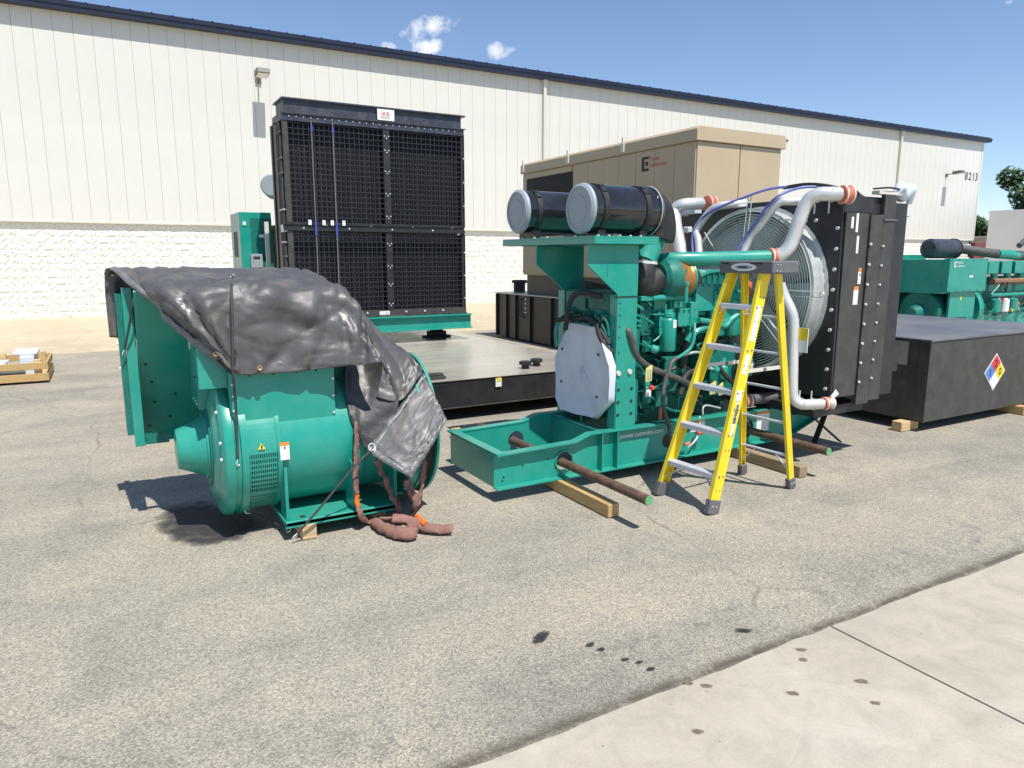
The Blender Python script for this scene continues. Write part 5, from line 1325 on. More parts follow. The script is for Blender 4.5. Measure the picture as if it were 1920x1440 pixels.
c = Vector((4.558, 4.45, 1.082)); filter_((c.x, 4.47, c.z), .075, .26, GREEN)
c = Vector((4.756, 4.45, 1.071)); filter_((c.x, 4.48, c.z), .070, .28, GREEN)
c = Vector((4.922, 4.4, 0.706)); filter_((c.x, 4.44, c.z), .055, .17, GREEN, 'fuel_filter', (-60, 60, .05, .12))
c = Vector((3.793, 4.42, 0.571)); filter_((c.x, 4.46, c.z), .045, .15, GREEN_D, 'fuel_filter', (-40, 30, .06, .12))
c = Vector((4.692, 4.46, 0.688)); filter_((c.x, 4.5, c.z), .05, .13, GREEN, 'fuel_filter')
# swooping lines and hoses
for pts, r, m, nm in (
   ([(3.509, 4.4, 1.177), (3.513, 4.36, 1.188), (3.539, 4.35, 1.126), (3.583, 4.36, 1.017), (3.656, 4.38, 0.946), (3.785, 4.4, 0.869), (3.937, 4.41, 0.812), (4.124, 4.42, 0.742), (4.316, 4.46, 0.659)], .026, HOSE_GREY, 'hose'),
   ([(4.257, 4.42, 1.208), (4.225, 4.38, 1.107), (4.185, 4.37, 1.021), (4.112, 4.37, 0.968), (4.036, 4.38, 0.933)], .014, GREEN, 'oil_line'),
   ([(4.036, 4.38, 0.933), (3.977, 4.37, 0.903), (3.943, 4.36, 0.841), (3.907, 4.36, 0.756), (3.873, 4.34, 0.63), (3.884, 4.32, 0.5), (3.92, 4.31, 0.4), (3.942, 4.31, 0.303)], .017, HOSE_GREY, 'drain_hose'),
   ([(4.119, 4.42, 0.944), (4.26, 4.42, 0.962), (4.352, 4.44, 0.953)], .012, GALV, 'coolant_line'),
   ([(4.987, 4.42, 1.391), (4.594, 4.43, 1.174), (4.429, 4.42, 1.173), (4.279, 4.42, 1.136), (4.202, 4.44, 1.057)], .028, GREEN, 'coolant_line'),
   ([(4.654, 4.4, 1.219), (4.582, 4.4, 1.168), (4.468, 4.4, 1.205), (4.284, 4.4, 1.235)], .024, GREEN, 'coolant_line'),
   ([(4.385, 4.44, 1.205), (4.265, 4.46, 1.119), (4.219, 4.48, 0.985), (4.223, 4.5, 0.823)], .034, RUBBER, 'hose'),
   ([(4.565, 4.42, 0.817), (4.612, 4.4, 0.75), (4.707, 4.4, 0.676), (4.839, 4.42, 0.604), (4.947, 4.44, 0.523)], .02, RUBBER, 'hose'),
   ([(4.149, 4.44, 0.609), (4.181, 4.46, 0.694), (4.286, 4.5, 0.772), (4.489, 4.52, 0.8)], .03, RUBBER, 'hose'),
   ([(4.168, 4.42, 0.473), (4.223, 4.42, 0.569), (4.361, 4.44, 0.612)], .01, GREEN, 'fuel_line'),
   ([(4.452, 4.42, 0.816), (4.538, 4.41, 0.783)], .014, GALV, 'dipstick_tube'),
   ([(3.669, 4.45, 0.675), (3.892, 4.45, 0.699), (4.081, 4.46, 0.794)], .008, GREEN, 'fuel_line'),
   ([(3.838, 4.44, 1.078), (3.909, 4.44, 1.127), (3.939, 4.43, 1.247), (3.95, 4.43, 1.376)], .007, GREEN, 'fuel_line'),
   ([(4.344, 4.36, 0.433), (4.34, 4.36, 0.489), (4.398, 4.37, 0.504), (4.582, 4.4, 0.456)], .008, GALV, 'heater_line'),
   ([(3.675, 4.5, 0.864), (3.794, 4.5, 0.678), (4.104, 4.48, 0.469), (4.347, 4.48, 0.466)], .012, GREEN_D, 'fuel_line'),
   ([(4.873, 4.44, 0.781), (5.025, 4.44, 0.808), (5.422, 4.5, 0.821)], .022, HOSE_GREY, 'coolant_line'),
   ([(5.055, 4.46, 0.716), (5.249, 4.48, 0.747), (5.545, 4.55, 0.776)], .02, HOSE_GREY, 'coolant_line')):
    a = MB(); a.tube(pts, r, 10, smooth=6); a.build(nm, m, eg)
a = MB(); c = Vector((3.778, 4.4, 1.034)); a.bar(c + Vector((-.07,.02,.06)), c + Vector((.01,0,-.005)), .012, .012); a.lathe(c, (.8,-.5,-.4), [(0,.022),(.01,.034),(.05,.034),(.06,.02)], 14); a.build('injector_pump', GREEN, eg)
a = MB(); c = Vector((4.502, 4.4, 0.792)); a.lathe(c + Vector((-.02,0,.02)), (.8,-.3,-.5), [(0,.02),(.01,.032),(.04,.032),(.05,.02)], 14); a.build('oil_cap', GREEN, eg)
a = MB(); c = Vector((3.775, 4.38, 0.712)); a.lathe(c, (0,-1,.2), [(0,.018),(.015,.022),(.03,.016)], 14); a.build('red_cap', RED, eg)
a = MB(); c = Vector((3.892, 4.38, 0.483)); a.box(c + Vector((-.014,0,-.05)), c + Vector((.014,.01,.05))); a.build('red_tag', SILICONE, eg)
for p, w, h, m, nm, rz in (((3.736, 4.36, 0.835), .068, .13, TAG_YELLOW, 'paper_tag', .1), ((4.426, 4.34, 0.659), .07, .11, TAG_YELLOW, 'paper_tag', -.15), ((4.541, 4.36, 0.636), .05, .11, TAG_YELLOW, 'paper_tag', .2)):
    q = Vector(p); a = MB()
    a.prism([q + Vector((-w/2, 0, -h/2)), q + Vector((w/2, .005, -h/2)), q + Vector((w/2, 0, h/2)), q + Vector((w*.18, .0, h/2)), q + Vector((-w/2, 0, h*.32))], (0, .002, 0)); tg_ = a.build(nm, m, eg)
    a = MB()
    for k in range(3): a.box(q + Vector((-w*.25 + w*.25*k - .003, -.0015, -h*.42)), q + Vector((-w*.25 + w*.25*k + .003, -.0005, h*.22)))
    a.build('tag_lines', CAP_GREY, tg_)
# random small fittings over the side of the block, many sizes
rg = random.Random(5)
for k in range(90):
    x = rg.uniform(3.68, 4.84); z = rg.uniform(.46, 1.38); y = (4.53 if z > 1.1 else 4.66) - rg.uniform(0, .07)
    a = MB(); t = rg.random(); s_ = rg.uniform(.012, .03)
    if t < .35: a.box((x-s_, y, z-s_*.8), (x+s_, y+.1, z+s_*.8)); nm = 'fitting'
    elif t < .7: a.cyl((x, y+.1, z), (x, y-.02, z), s_*.8, s_*.7, 8); nm = 'plug'
    else: a.tube([(x, y, z), (x+rg.uniform(-.1,.1), y-.03, z+rg.uniform(-.05,.05)), (x+rg.uniform(-.18,.18), y, z+rg.uniform(-.14,.1))], .007, 6); nm = 'fuel_line'
    a.build(nm, rg.choice([GREEN, GREEN_D, GREEN_D, GREEN, RUBBER]), eg)
# wiring and small pipe runs threaded over the side of the engine
rg = random.Random(33)
for k in range(46):
    x = rg.uniform(3.66, 4.78); z = rg.uniform(.5, 1.30); y = 4.50 if z > 1.1 else 4.58
    pts = [(x, y + .05, z)]
    for j in range(3): x += rg.uniform(-.05, .11); z += rg.uniform(-.10, .07); pts.append((x, y - rg.uniform(0, .05), z))
    pts.append((x + .03, y + .05, z - .03))
    a = MB(); a.tube(pts, rg.choice((.004, .005, .007, .010)), 6, smooth=4); a.build('wire', rg.choice([RUBBER, RUBBER, GREEN_D, GREEN, HOSE_GREY]), eg)
for x0, x1, z, y, n in ((4.11, 4.27, 1.315, 4.449, 4), (4.11, 4.27, 1.195, 4.449, 4), (4.52, 4.80, 1.45, 4.439, 6), (4.52, 4.80, 1.16, 4.439, 6), (3.73, 3.89, .785, 4.529, 4), (4.07, 4.29, .905, 4.539, 5), (4.56, 4.83, .985, 4.499, 6), (4.31, 4.57, 1.515, 4.459, 5)):
    bolts('cap_screw', GREEN_D if z > 1.3 else GREEN, eg, [(x0 + (x1-x0)*i/(n-1), y, z) for i in range(n)], (0,-1,0), .010, .010)
# small drain valve on the rail
a = MB(); c = Vector((4.25, 4.33, 0.288)); a.lathe(c, (1,-.2,.15), [(0,.016),(.01,.024),(.05,.024),(.06,.016)], 12); a.build('valve_body', SILICONE, eg)
a = MB(); a.tube([(4.161, 4.33, 0.179), (4.199, 4.31, 0.216), (4.254, 4.32, 0.262), (4.293, 4.34, 0.336), (4.307, 4.36, 0.423)], .008, 8); a.build('drain_pipe', CHROME, eg)
a = MB(); c = Vector((4.124, 4.33, 0.203)); a.cyl(c, c + Vector((.05,0,.01)), .012, n=10); a.build('drain_fitting', SILICONE, eg)

# white plastic wrapped flywheel opening
wc = Vector((3.495, 4.725, .845)); hy, hz, ch = .385, .375, .22
octo = [(-hy+ch*.9, hz), (hy-ch*.75, hz), (hy, hz-ch*1.35), (hy, -hz+ch*.8), (hy-ch*.9, -hz), (-hy+ch*.35, -hz-.02), (-hy, -hz+ch*.3), (-hy-.01, hz-ch*1.4)]
front = []; n = len(octo)
loop = []
for i in range(n):
    p, q = octo[i], octo[(i+1) % n]
    for j in range(6):
        t = j/6; loop.append((p[0]*(1-t)+q[0]*t, p[1]*(1-t)+q[1]*t))
rings = []
for sc, dx in ((0, -.155), (.5, -.158), (.9, -.150), (.97, -.168), (.99, -.15), (1.0, -.13), (1.0, -.112), (.9, -.100)):
    r_ = []
    for i, (y, z) in enumerate(loop):
        k = noise.noise((y*9, z*9, sc*3 + dx*20))
        r_.append(Vector((wc.x + dx + .008*k, wc.y - y*sc*(1+.03*noise.noise((y*6, z*6, dx*12))), wc.z + z*sc*(1+.03*noise.noise((y*6+5, z*6, dx*12))))))
    rings.append(r_)
a = MB(); L = len(loop)
for r_ in rings: a.v += r_
for j in range(len(rings)-1):
    for i in range(L): a.f.append((j*L+i, j*L+(i+1) % L, (j+1)*L+(i+1) % L, (j+1)*L+i)); a.m.append(0)
wr = a.build('plastic_wrap', WRAP, eg, sharp=60)
bolts('cover_bolt', LADDER_GREY, wr, [(wc.x-.156, wc.y+.29, wc.z+.14), (wc.x-.156, wc.y-.22, wc.z+.15), (wc.x-.156, wc.y+.30, wc.z-.14), (wc.x-.156, wc.y-.21, wc.z-.19)], (-1,0,0), .014, .008)

# ---- radiator with fan
RADX, RY0, RY1 = 5.21, 3.785, 5.66
RZT = 2.16
a = MB(); a.prism([(RADX, RY0, .58), (RADX, RY1, .58), (RADX, RY1, RZT), (RADX, RY0+.02, RZT)], (.02, 0, 0), [circ((RADX, 4.62, 1.45), (0,1,0), (0,0,1), .69, 40)]); rd = a.build('fan_shroud', BLACK, eg)
a = MB(); a.box((5.32, RY0+.06, .60), (5.62, RY1-.05, 2.1)); a.build('radiator_core', RUBBER, eg)
a = MB(); a.box((5.24, RY0, .585), (5.53, RY0+.02, 2.10)); sp_ = a.build('side_panel', BLACK_DUSTY, eg, bevel=.004)
a = MB(); a.box((5.535, RY0-.015, .50), (5.70, RY0+.03, 2.095)); a.build('side_panel', BLACK_DUSTY, eg, bevel=.004)
a = MB(); a.box((5.705, RY0-.012, .52), (5.86, RY0+.03, 2.26)); a.build('side_panel', BLACK_DUSTY, eg, bevel=.004)
a = MB(); a.box((5.865, RY0+.005, .55), (6.05, RY0+.06, 2.20)); a.box((5.90, RY0+.06, .55), (6.0, RY1-.05, 2.2)); a.build('rear_frame', BLACK, eg, bevel=.006)
a = MB(); a.box((5.25, RY0+.03, 2.10), (5.85, RY1-.05, 2.24)); a.build('header_tank', BLACK, eg, bevel=.008)
a = MB(); a.box((5.26, RY0+.021, .60), (5.31, RY1-.03, 2.09)); a.build('shroud_frame', BLACK, eg)
bolts('bolt', CHROME, eg, [(RADX-.001, RY0+.05, .66+.165*i) for i in range(9)], (-1,0,0), .017, .014)
bolts('bolt', CHROME, sp_, [(5.545, RY0-.017, .70+.165*i) for i in range(8)], (0,-1,0), .013, .012)
bolts('bolt', CHROME, sp_, [(5.715, RY0-.014, .72+.16*i) for i in range(8)], (0,-1,0), .011, .012)
bolts('bolt', CHROME, eg, [(RADX-.001, RY0+.36, 2.05), (RADX-.001, RY0+.26, 2.05), (RADX-.001, RY0+.46, .72), (RADX-.001, RY0+.37, .70), (RADX-.001, 5.55, 2.0), (RADX-.001, 5.45, 2.0)], (-1,0,0), .018, .012)
for x, z0, z1, m in ((5.44, 1.53, 1.66, PAPER), (5.40, 1.36, 1.51, PAPER), (5.30, 1.98, 2.07, PAPER), (5.36, 1.95, 2.10, PAPER), (5.385, 1.78, 1.92, PAPER)):
    w = .06 if z0 < 1.4 else (.038 if z0 < 1.6 else .028)
    a = MB(); a.box((x, RY0-.003 if x < 5.53 else RY0-.018, z0), (x+w, RY0-.0005, z1)); lb = a.build('label', m, sp_)
    if z0 < 1.6: a = MB(); a.box((x, RY0-.0045, z1-.028), (x+w, RY0-.0028, z1)); a.build('label_header', ORANGE, sp_)
text('label_print', 'A', LABEL_TEXT, sp_, (5.452, RY0-.004, 1.595), .035, (1,0,0), (0,0,1), .0006)
a = MB(); c = Vector((5.245, RY0-.01, .63)); a.add([c + Vector((-.06,-.01,-.02)), c + Vector((.0,-.012,.035)), c + Vector((.05,-.01,-.01)), c + Vector((0,-.012,-.035)), c + Vector((0,.01,0))], [(0,3,2,1),(0,1,4),(1,2,4),(2,3,4),(3,0,4)]); a.build('corner_wrap', WRAP, eg)
a = MB(); c = Vector((5.98, RY0+.03, 2.27))
a.tube([c + Vector((-.12,0,-.03)), c + Vector((-.05,-.02,.06)), c + Vector((.02,.01,.0)), c + Vector((.09,-.02,.05)), c + Vector((.12,0,-.07))], [.02,.05,.06,.05,.02], 10); a.build('cap_wrap', WRAP, eg, sharp=70)
a = MB(); c = Vector((6.06, RY0+.01, 2.14)); a.box(c + Vector((-.02,-.01,-.05)), c + Vector((.03,.04,.03))); a.build('corner_wrap', WRAP, eg, bevel=.01)
a = MB(); a.box((5.62, RY0-.01, 2.262), (5.95, RY0+.06, 2.29)); a.build('header_cap', TRIM, eg)
a = MB(); a.tube([(5.55, RY0, 2.30), (5.75, RY0-.02, 2.315), (5.98, RY0, 2.30)], .008, 6); a.build('lifting_cable', RUBBER, eg)
for z in (2.05,): a = MB(); a.box((5.70, RY0-.022, z), (5.88, RY0-.013, z+.012)); a.build('steel_band', LADDER_GREY, eg)
# fan ring, blades and wire guard
FC = Vector((5.21, 4.62, 1.45)); FR = .715
a = MB(); a.lathe(FC, (-1,0,0), [(0, FR+.03), (.012, FR+.03), (.014, FR), (.15, FR-.008), (.155, FR+.012), (.165, FR+.012), (.165, FR-.015), (.0, FR-.012)], 72, caps=False); a.build('fan_ring', GALV, eg)
hub = MB().lathe(FC + Vector((-.04,0,0)), (-1,0,0), [(0,.10),(.06,.10),(.07,.06)], 20).build('fan_hub', GALV, eg)
for k in range(8):
    an = 2*math.pi*k/8 + .2; u = Vector((0, math.cos(an), math.sin(an))); w = Vector((0, -math.sin(an), math.cos(an)))
    a = MB(); vs = []
    for j in range(5):
        r = .09 + (.66-.09)*j/4; wd = .10 + .035*j; tw = .7 - .1*j
        for s_ in (-1, 0, 1): vs.append(FC + Vector((-.06,0,0)) + u*r + w*(s_*wd*math.cos(tw)) + Vector((s_*wd*math.sin(tw)*.55,0,0)))
    a.add(vs, [(3*j+i, 3*j+i+1, 3*j+i+4, 3*j+i+3) for j in range(4) for i in range(2)])
    b_ = a.build('fan_blade', GUARD, eg, sharp=60, recalc=False); sm = b_.modifiers.new('thick', 'SOLIDIFY'); sm.thickness = .006
gz = MB()
for k in range(27):
    r = .085 + .0235*k; dx = .165 + .02*(1-(r/.72)**2)
    gz.ring(FC + Vector((-dx,0,0)), (1,0,0), r, .0046, 72, 4)
o = gz.build('fan_guard', GUARD, eg); o['kind'] = 'stuff'
for k in range(8):
    an = 2*math.pi*k/8 + math.pi/2; u = Vector((0, math.cos(an), math.sin(an))); w = Vector((0, -math.sin(an), math.cos(an)))
    for d_ in ((-.022, .022) if k % 2 == 0 else (0,)):
        a = MB(); a.tube([FC + Vector((-.215,0,0)) + w*d_ + u*.05, FC + Vector((-.20,0,0)) + w*d_ + u*.4, FC + Vector((-.172,0,0)) + w*d_ + u*.73, FC + Vector((-.172,0,0)) + w*d_ + u*(.80 if k % 2 == 0 else .72)], .004, 5, smooth=3); a.build('guard_spoke', GUARD, eg)
    if k % 2 == 0:
        a = MB(); a.ring(FC + Vector((-.172,0,0)) + u*.81, (1,0,0), .02, .004, 12, 5); a.build('guard_eye', GALV, eg)
q = Vector((4.95, 3.886, 1.079)); a = MB(); a.box(q + Vector((-.003,-.045,-.10)), q + Vector((.003,.045,.10))); wl_ = a.build('guard_sign', PAPER, eg)
a = MB(); a.box(q + Vector((-.005,-.045,.0)), q + Vector((-.0032,.045,.10))); a.build('sign_header', YELLOW_P, wl_)
# silver coolant pipes and orange couplings
for pts, r, nm in (
   ([(5.2, 3.772, 2.242), (5.13, 3.855, 2.245), (5.07, 3.933, 2.244), (5.03, 4.003, 2.193), (5, 4.04, 2.059), (4.98, 4.074, 1.91), (4.95, 4.095, 1.819), (4.91, 4.133, 1.767), (4.87, 4.185, 1.754)], .057, 'coolant_pipe'),
   ([(5.2, 5.184, 2.26), (5.08, 5.325, 2.26), (4.98, 5.402, 2.251), (4.94, 5.461, 2.202), (4.9, 5.401, 2.067), (4.84, 5.282, 1.911), (4.75, 5.122, 1.72)], .058, 'coolant_pipe'),
   ([(5.12, 4.725, 2.233), (4.98, 4.813, 2.215), (4.92, 4.89, 2.199), (4.9, 4.972, 2.146), (4.86, 5.072, 1.995), (4.83, 5.015, 1.906), (4.78, 4.931, 1.721)], .034, 'coolant_pipe'),
   ([(5.12, 4.07, 2.205), (4.98, 4.141, 2.204), (4.93, 4.185, 2.201), (4.91, 4.23, 2.16), (4.89, 4.325, 2.034), (4.86, 4.426, 1.894), (4.8, 4.466, 1.732)], .033, 'coolant_pipe'),
   ([(4.86, 4.083, 1.533), (4.89, 4.057, 1.433), (4.92, 3.996, 1.304), (4.93, 3.974, 1.195), (4.93, 3.961, 0.975), (4.93, 3.945, 0.708), (4.94, 3.933, 0.596), (4.97, 3.889, 0.546), (5.05, 3.821, 0.546), (5.18, 3.732, 0.562)], .044, 'coolant_pipe'),
   ([(4.828, 4.42, 0.49), (5.064, 4.36, 0.501), (5.305, 4.3, 0.522)], .048, 'lower_pipe')):
    a = MB(); a.tube(pts, r, 20, smooth=7); a.build(nm, SILVER if nm == 'coolant_pipe' else HOSE_GREY, eg)
def coupling(p, ax, r, l):
    p, ax = Vector(p), Vector(ax).normalized()
    a = MB(); a.lathe(p - ax*l/2, ax, [(0, r*.9), (l*.04, r), (l*.96, r), (l, r*.9)], 24); c_ = a.build('silicone_coupling', SILICONE, eg)
    for t in (-.32, .32):
        a = MB(); a.lathe(p + ax*(l*t-.006), ax, [(0, r+.001), (0, r+.005), (.012, r+.005), (.012, r+.001)], 24, caps=False); a.build('hose_clamp', CHROME, c_)
coupling((5.2, 3.781, 2.238), (1,-.25,0), .069, .10)
coupling((5.15, 5.211, 2.26), (1,.0,0), .068, .10)
coupling((4.87, 4.174, 1.754), (1,-.3,.0), .066, .09)
coupling((5.15, 3.76, 0.556), (1,-.2,0), .050, .10)
coupling((4.902, 4.39, 0.493), (1,-.25,0), .056, .07)
coupling((4.865, 4.44, 0.541), (1,-.2,.3), .045, .05)
a = MB(); a.lathe((4.877, 4.45, 1.531), (-.3,-.2,-1), [(0,.05),(.10,.05)], 18); a.build('silicone_coupling', SILICONE, eg)
for px_ in ():
    pass
a = MB(); a.tube([(5.404, 3.86, 2.244), (5.489, 3.86, 2.226), (5.597, 3.87, 2.214)], [.05,.035,.02], 12); a.build('header_neck', BLACK, eg)
for c, d in (((5.065, 3.939, 2.244), (0,.0,1)), ((5.13, 3.855, 2.245), (0,0,1))):
    c = Vector(c); a = MB(); a.ring(c, (1,-.2,0), .060, .004, 24, 5); a.cyl(c + Vector((0,.02,-.05)), c + Vector((0,.02,-.15)), .006, n=6); a.build('pipe_clamp', GALV, eg)
for c in ((4.975, 3.882, 0.547), (5.05, 3.826, 0.545)):
    c = Vector(c); a = MB(); a.ring(c, (1,-.3,0), .048, .004, 24, 5); a.cyl(c + Vector((0,.02,.03)), c + Vector((0,.02,.11)), .006, n=6); a.build('pipe_clamp', GALV, eg)
CABLE_BLUE = mat('blue_cable', (.12, .14, .42), .5, 0, .1, 20)
for pts in ([(4.76, 4.491, 1.768), (4.82, 4.45, 1.908), (4.85, 4.359, 2.047), (4.87, 4.273, 2.161), (4.9, 4.174, 2.25), (5.1, 4.142, 2.316), (5.24, 4.045, 2.323)],
            [(4.76, 4.993, 1.74), (4.82, 5.077, 1.955), (4.86, 5.01, 2.099), (4.88, 4.836, 2.185), (4.98, 4.66, 2.261), (5.12, 4.492, 2.332), (5.24, 4.367, 2.35)]):
    a = MB(); a.tube(pts, .011, 8, smooth=7); a.build('blue_cable', CABLE_BLUE, eg)
a = MB(); a.tube([(5.24, 4.423, 2.345), (5.22, 4.188, 2.351), (5.22, 4.004, 2.328), (5.24, 3.868, 2.292)], .016, 8); a.build('black_cable', RUBBER, eg)
a = MB(); c = Vector((5.22, 5.48, 2.17)); a.box(c + Vector((-.06,-.06,0)), c + Vector((.06,.12,.05))); a.box(c + Vector((-.08,0,-.18)), c + Vector((-.02,.08,-.12))); a.build('mount_block', WRAP, eg, bevel=.012)

# ---------------------------------------------------------------- bars through the skid and the timbers below it
def bar_thing(x, z, y0, y1, label, sag=0):
    p = thing('steel_bar', label, 'bar', (x, y0, z), 'bars pushed through the skid holes')
    a = MB(); a.lathe((x, y0+.002, z), (0,1,sag), [(0,.031),(.004,.034),(y1-y0-.004,.034),(y1-y0,.031)], 24); a.build('shaft', POLE, p)
    a = MB(); a.lathe((x, y0, z), (0,1,sag), [(0,.0),(0,.030),(.0022,.031)], 24, caps=False); a.build('painted_end', POLE_END, p)
bar_thing(2.925, .213, 3.37, 5.75, 'brown bar with green painted end through the left end of the skid')
bar_thing(4.90, .228, 3.53, 5.9, 'brown bar with green painted end through the right end of the skid behind the ladder')
for x, y0, lab in ((2.86, 3.70, 'square timber under the left end of the skid beside the long brown bar'), (4.74, 3.66, 'square timber under the right end of the skid behind the ladder')):
    o = MB().box((x-.005, y0, 0), (x+.088, 6.25 if x < 3 else 5.4, .094)).build('timber_beam', TIMBER if x < 3 else TIMBER_OLD_SHADE, None, bevel=.008); tag(o, lab, 'timber', 'timbers under the engine skid')

# ---------------------------------------------------------------- yellow stepladder
ld = thing('stepladder', 'yellow fibreglass stepladder with aluminium steps standing in front of the engine', 'ladder', (3.95, 3.65, 0))
NF, LF, LR, NR = Vector((3.525, 3.405, 0)), Vector((3.49, 3.925, 0)), Vector((4.43, 3.99, 0)), Vector((4.475, 3.515, 0))
NT, LT = Vector((3.885, 3.375, 1.65)), Vector((3.895, 3.70, 1.65))
NRT, LRT = Vector((3.985, 3.355, 1.645)), Vector((3.99, 3.675, 1.645))
SIDE = Vector((-.05, -1, 0)).normalized()
def channel(foot, top, out, wide, lip, z0=.04, name='front_rail'):
    """U-channel rail: web faces outwards, lips point inwards"""
    d = (top - foot).normalized(); out = (Vector(out) - d*Vector(out).dot(d)).normalized(); fw = d.cross(out).normalized()
    p, q = foot + d*(z0/d.z), top
    a = MB()
    a.bar(p, q, wide, .006, out) if False else None
    t = .005; h = wide/2
    prof = [(-h, 0), (h, 0), (h, -lip), (h-t, -lip), (h-t, -t), (-h+t, -t), (-h+t, -lip), (-h, -lip)]
    a.prism([p + fw*u + out*v for u, v in prof], q - p)
    return a.build(name, YELLOW, ld, bevel=.0015), d, out, fw
fr1, d1, o1, f1_ = channel(NF, NT, SIDE, .082, .032)
fr2, d2, o2, f2_ = channel(LF, LT, -SIDE, .082, .032)
rr1, *_ = channel(NR, NRT, SIDE, .052, .026, name='rear_rail')
rr2, *_ = channel(LR, LRT, -SIDE, .052, .026, name='rear_rail')
for foot, top, out, w in ((NF, NT, SIDE, .10), (LF, LT, -SIDE, .10), (NR, NRT, SIDE, .066), (LR, LRT, -SIDE, .066)):
    d = (top - foot).normalized(); h = .10 if w > .08 else .085
    a = MB(); p = foot - out*.012; r = d*(h/d.z)
    fw = d.cross(Vector(out)).normalized()
    a.prism([p + fw*(-w/2) + Vector(out)*.02, p + fw*(w/2) + Vector(out)*.02, p + fw*(w/2) - Vector(out)*.028, p + fw*(-w/2) - Vector(out)*.028], r)
    sh = a.build('foot', LADDER_GREY, ld, bevel=.006)
    bolts('rivet', ALU, sh, [p + r*.55 + fw*dx + Vector(out)*.02 for dx in (-w*.2, w*.15)], Vector(out), .006, .003)
# steps
for k in range(5):
    t = (.272 + .289*k)/1.65
    p = NF.lerp(NT, t); q = LF.lerp(LT, t)
    a = MB(); e = (q - p).normalized(); p2, q2 = p + e*.008, q - e*.008
    sx = Vector((1,0,0))
    prof = [(-.036, .0), (.036, .0), (.036, -.020), (.032, -.020), (.032, -.006), (-.030, -.006), (-.030, -.034), (-.036, -.034)]
    a.prism([p2 + sx*u + Vector((0,0,v)) for u, v in prof], q2 - p2)
    for j in range(5): a.box((0,0,0),(0,0,0)) if False else None
    st = a.build('step', ALU, ld, bevel=.0015)
    for j in range(4):
        b = MB(); x = -.026 + .017*j; b.bar(p2 + sx*x + Vector((0,0,.0012)) + e*.004, q2 + sx*x + Vector((0,0,.0012)) - e*.004, .005, .0024); b.build('tread_ridge', ALU, st)
    bolts('rivet', LADDER_GREY, st, [p + o1*.001 + Vector((dx, 0, -.012)) for dx in (-.02, .02)], o1, .0065, .004)
    if k == 0:
        for (foot, s, nm) in ((NF, 1, ''), (LF, -1, '')):
            base = (NF if s > 0 else LF).lerp(NT if s > 0 else LT, .085) + e*(.012*s); tip = (p if s > 0 else q) + e*(.15*s) + Vector((0,0,-.03))
            b = MB(); b.bar(base, tip, .004, .020, (1,0,0)); b.build('knee_brace', ALU, ld)
    if k == 4:
        for s in (1, -1):
            b = MB(); bb = (p if s > 0 else q); b.bar(bb + e*(.02*s) + Vector((-.03,0,-.07)), bb + e*(.07*s) + Vector((-.034,0,-.03)), .004, .016, (1,0,0)); b.build('knee_brace', ALU, ld)
# rear horizontals
for k in range(5):
    t = (.272 + .267*k)/1.65
    p = NR.lerp(NRT, t); q = LR.lerp(LRT, t); e = (q-p).normalized()
    a = MB(); a.bar(p + e*.004, q - e*.004, .022, .016); rb_ = a.build('rear_brace', ALU, ld, bevel=.002)
    if k in (0, 4):
        for s in (1, -1):
            bb = (p if s > 0 else q); ft = (NR if s > 0 else LR).lerp(NRT if s > 0 else LRT, t - .085)
            b = MB(); b.bar(ft + e*(.01*s), bb + e*(.13*s) + Vector((0,0,-.008)), .004, .016, (1,0,0)); b.build('knee_brace', ALU, ld)
# folding spreaders
for s in (0, 1):
    F_, T_, B_r, BT = ((NF, NT, NR, NRT), (LF, LT, LR, LRT))[s]
    p = F_.lerp(T_, 1.0/1.65) + Vector((.03, .02 if s == 0 else -.03, -.02)); q = B_r.lerp(BT, .98/1.65) + Vector((-.01, .02 if s == 0 else -.03, 0))
    a = MB(); a.bar(p, q, .006, .026); sp2 = a.build('spreader', TRIM, ld)
    m_ = p.lerp(q, .5); a = MB(); a.cyl(m_ + Vector((0,-.012,0)), m_ + Vector((0,.012,0)), .012, n=10); a.build('spreader_pivot', LADDER_GREY, sp2)
# hinge plate under the cap
a = MB(); a.box((3.86, 3.45, 1.405), (3.90, 3.76, 1.425)) if False else None
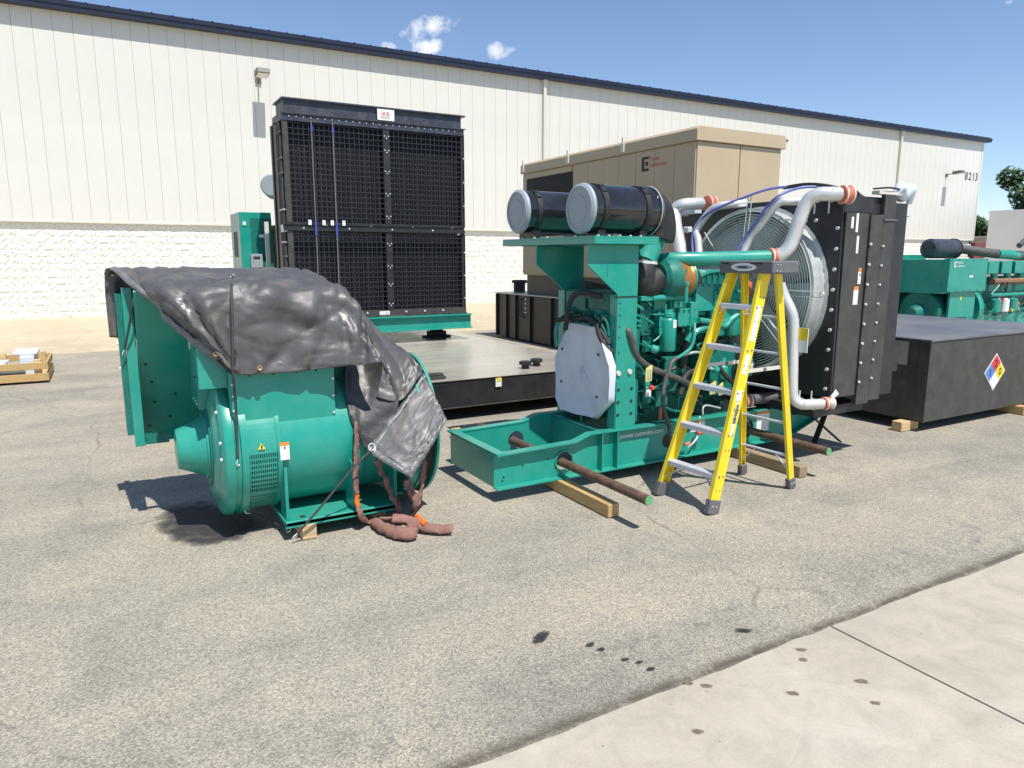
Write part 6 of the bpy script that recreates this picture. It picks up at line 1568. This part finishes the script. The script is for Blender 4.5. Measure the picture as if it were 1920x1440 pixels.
# top cap
cap = MB(); zt, zb = 1.725, 1.64
cap.prism([(3.835, 3.285, zb), (4.055, 3.255, zb), (4.06, 3.725, zb), (3.845, 3.77, zb)], (0, 0, zt - zb))
cp_ = cap.build('top_cap', LADDER_GREY, ld, bevel=.012)
for y0, y1, dx in ((3.67, 3.735, 0), (3.37, 3.47, 0)):
    a = MB(); a.box((3.828, y0, 1.703), (3.85, y1, 1.711)); a.build('tool_slot', RUBBER, cp_)
fx = Vector((3.8405, 3.5, 1.672)); ydir = Vector((.010, .485, 0)).normalized(); nrm = Vector((-1, .02, 0)).normalized()
em = MB(); pts = [Vector((3.8375, 3.535, 1.682)) + ydir*(.115*math.cos(t)) + Vector((0,0,.027*math.sin(t))) for t in [2*math.pi*i/28 for i in range(28)]]
em.prism(pts, (-.003, 0, 0)); e1 = em.build('oval_emblem', PAPER, cp_)
em = MB(); em.prism([Vector((3.834, 3.535, 1.682)) + ydir*(.078*math.cos(t)) + Vector((0,0,.013*math.sin(t))) for t in [2*math.pi*i/28 for i in range(28)]], (-.0015, 0, 0)); em.build('emblem_field', CAP_GREY, e1)
text('emblem_lettering', 'WERNER', LABEL_TEXT, e1, (3.8318, 3.585, 1.674), .022, -ydir, (0,0,1), .0008, offset=.0)
bolts('rivet', ALU, cp_, [(3.87+.03*i, 3.278, z) for i in range(3) for z in (1.66, 1.70)], (0,-1,0), .005, .003)
# stickers on the near front rail
def rail_patch(t0, t1, w0, w1, m, lift=.0015, parent=fr1, name='sticker'):
    a = MB(); P0, P1 = NF.lerp(NT, t0), NF.lerp(NT, t1)
    a.prism([P0 + f1_*w0 + o1*.0008, P0 + f1_*w1 + o1*.0008, P1 + f1_*w1 + o1*.0008, P1 + f1_*w0 + o1*.0008], o1*lift)
    return a.build(name, m, parent)
rail_patch(.72, .865, -.022, .022, PAPER)
rail_patch(.585, .665, -.022, .018, PAPER)
rail_patch(.475, .52, -.026, .022, PAPER)
rail_patch(.33, .47, -.012, .022, mat('cream_sticker', (.74, .70, .48), .5, 0, .04, 10))
P0 = NF.lerp(NT, .462) + o1*.0035 - f1_*.006
text('rail_lettering', 'WERNER', LABEL_TEXT, fr1, P0, .034, -d1, f1_*(1 if f1_.x > 0 else -1), .0006, offset=.001)
for t in (.10, .16, .27, .44, .62, .80, .9):
    c = NF.lerp(NT, t) + o1*.001
    bolts('rivet', LADDER_GREY, fr1, [c + f1_*.02, c - f1_*.014], o1, .005, .003)
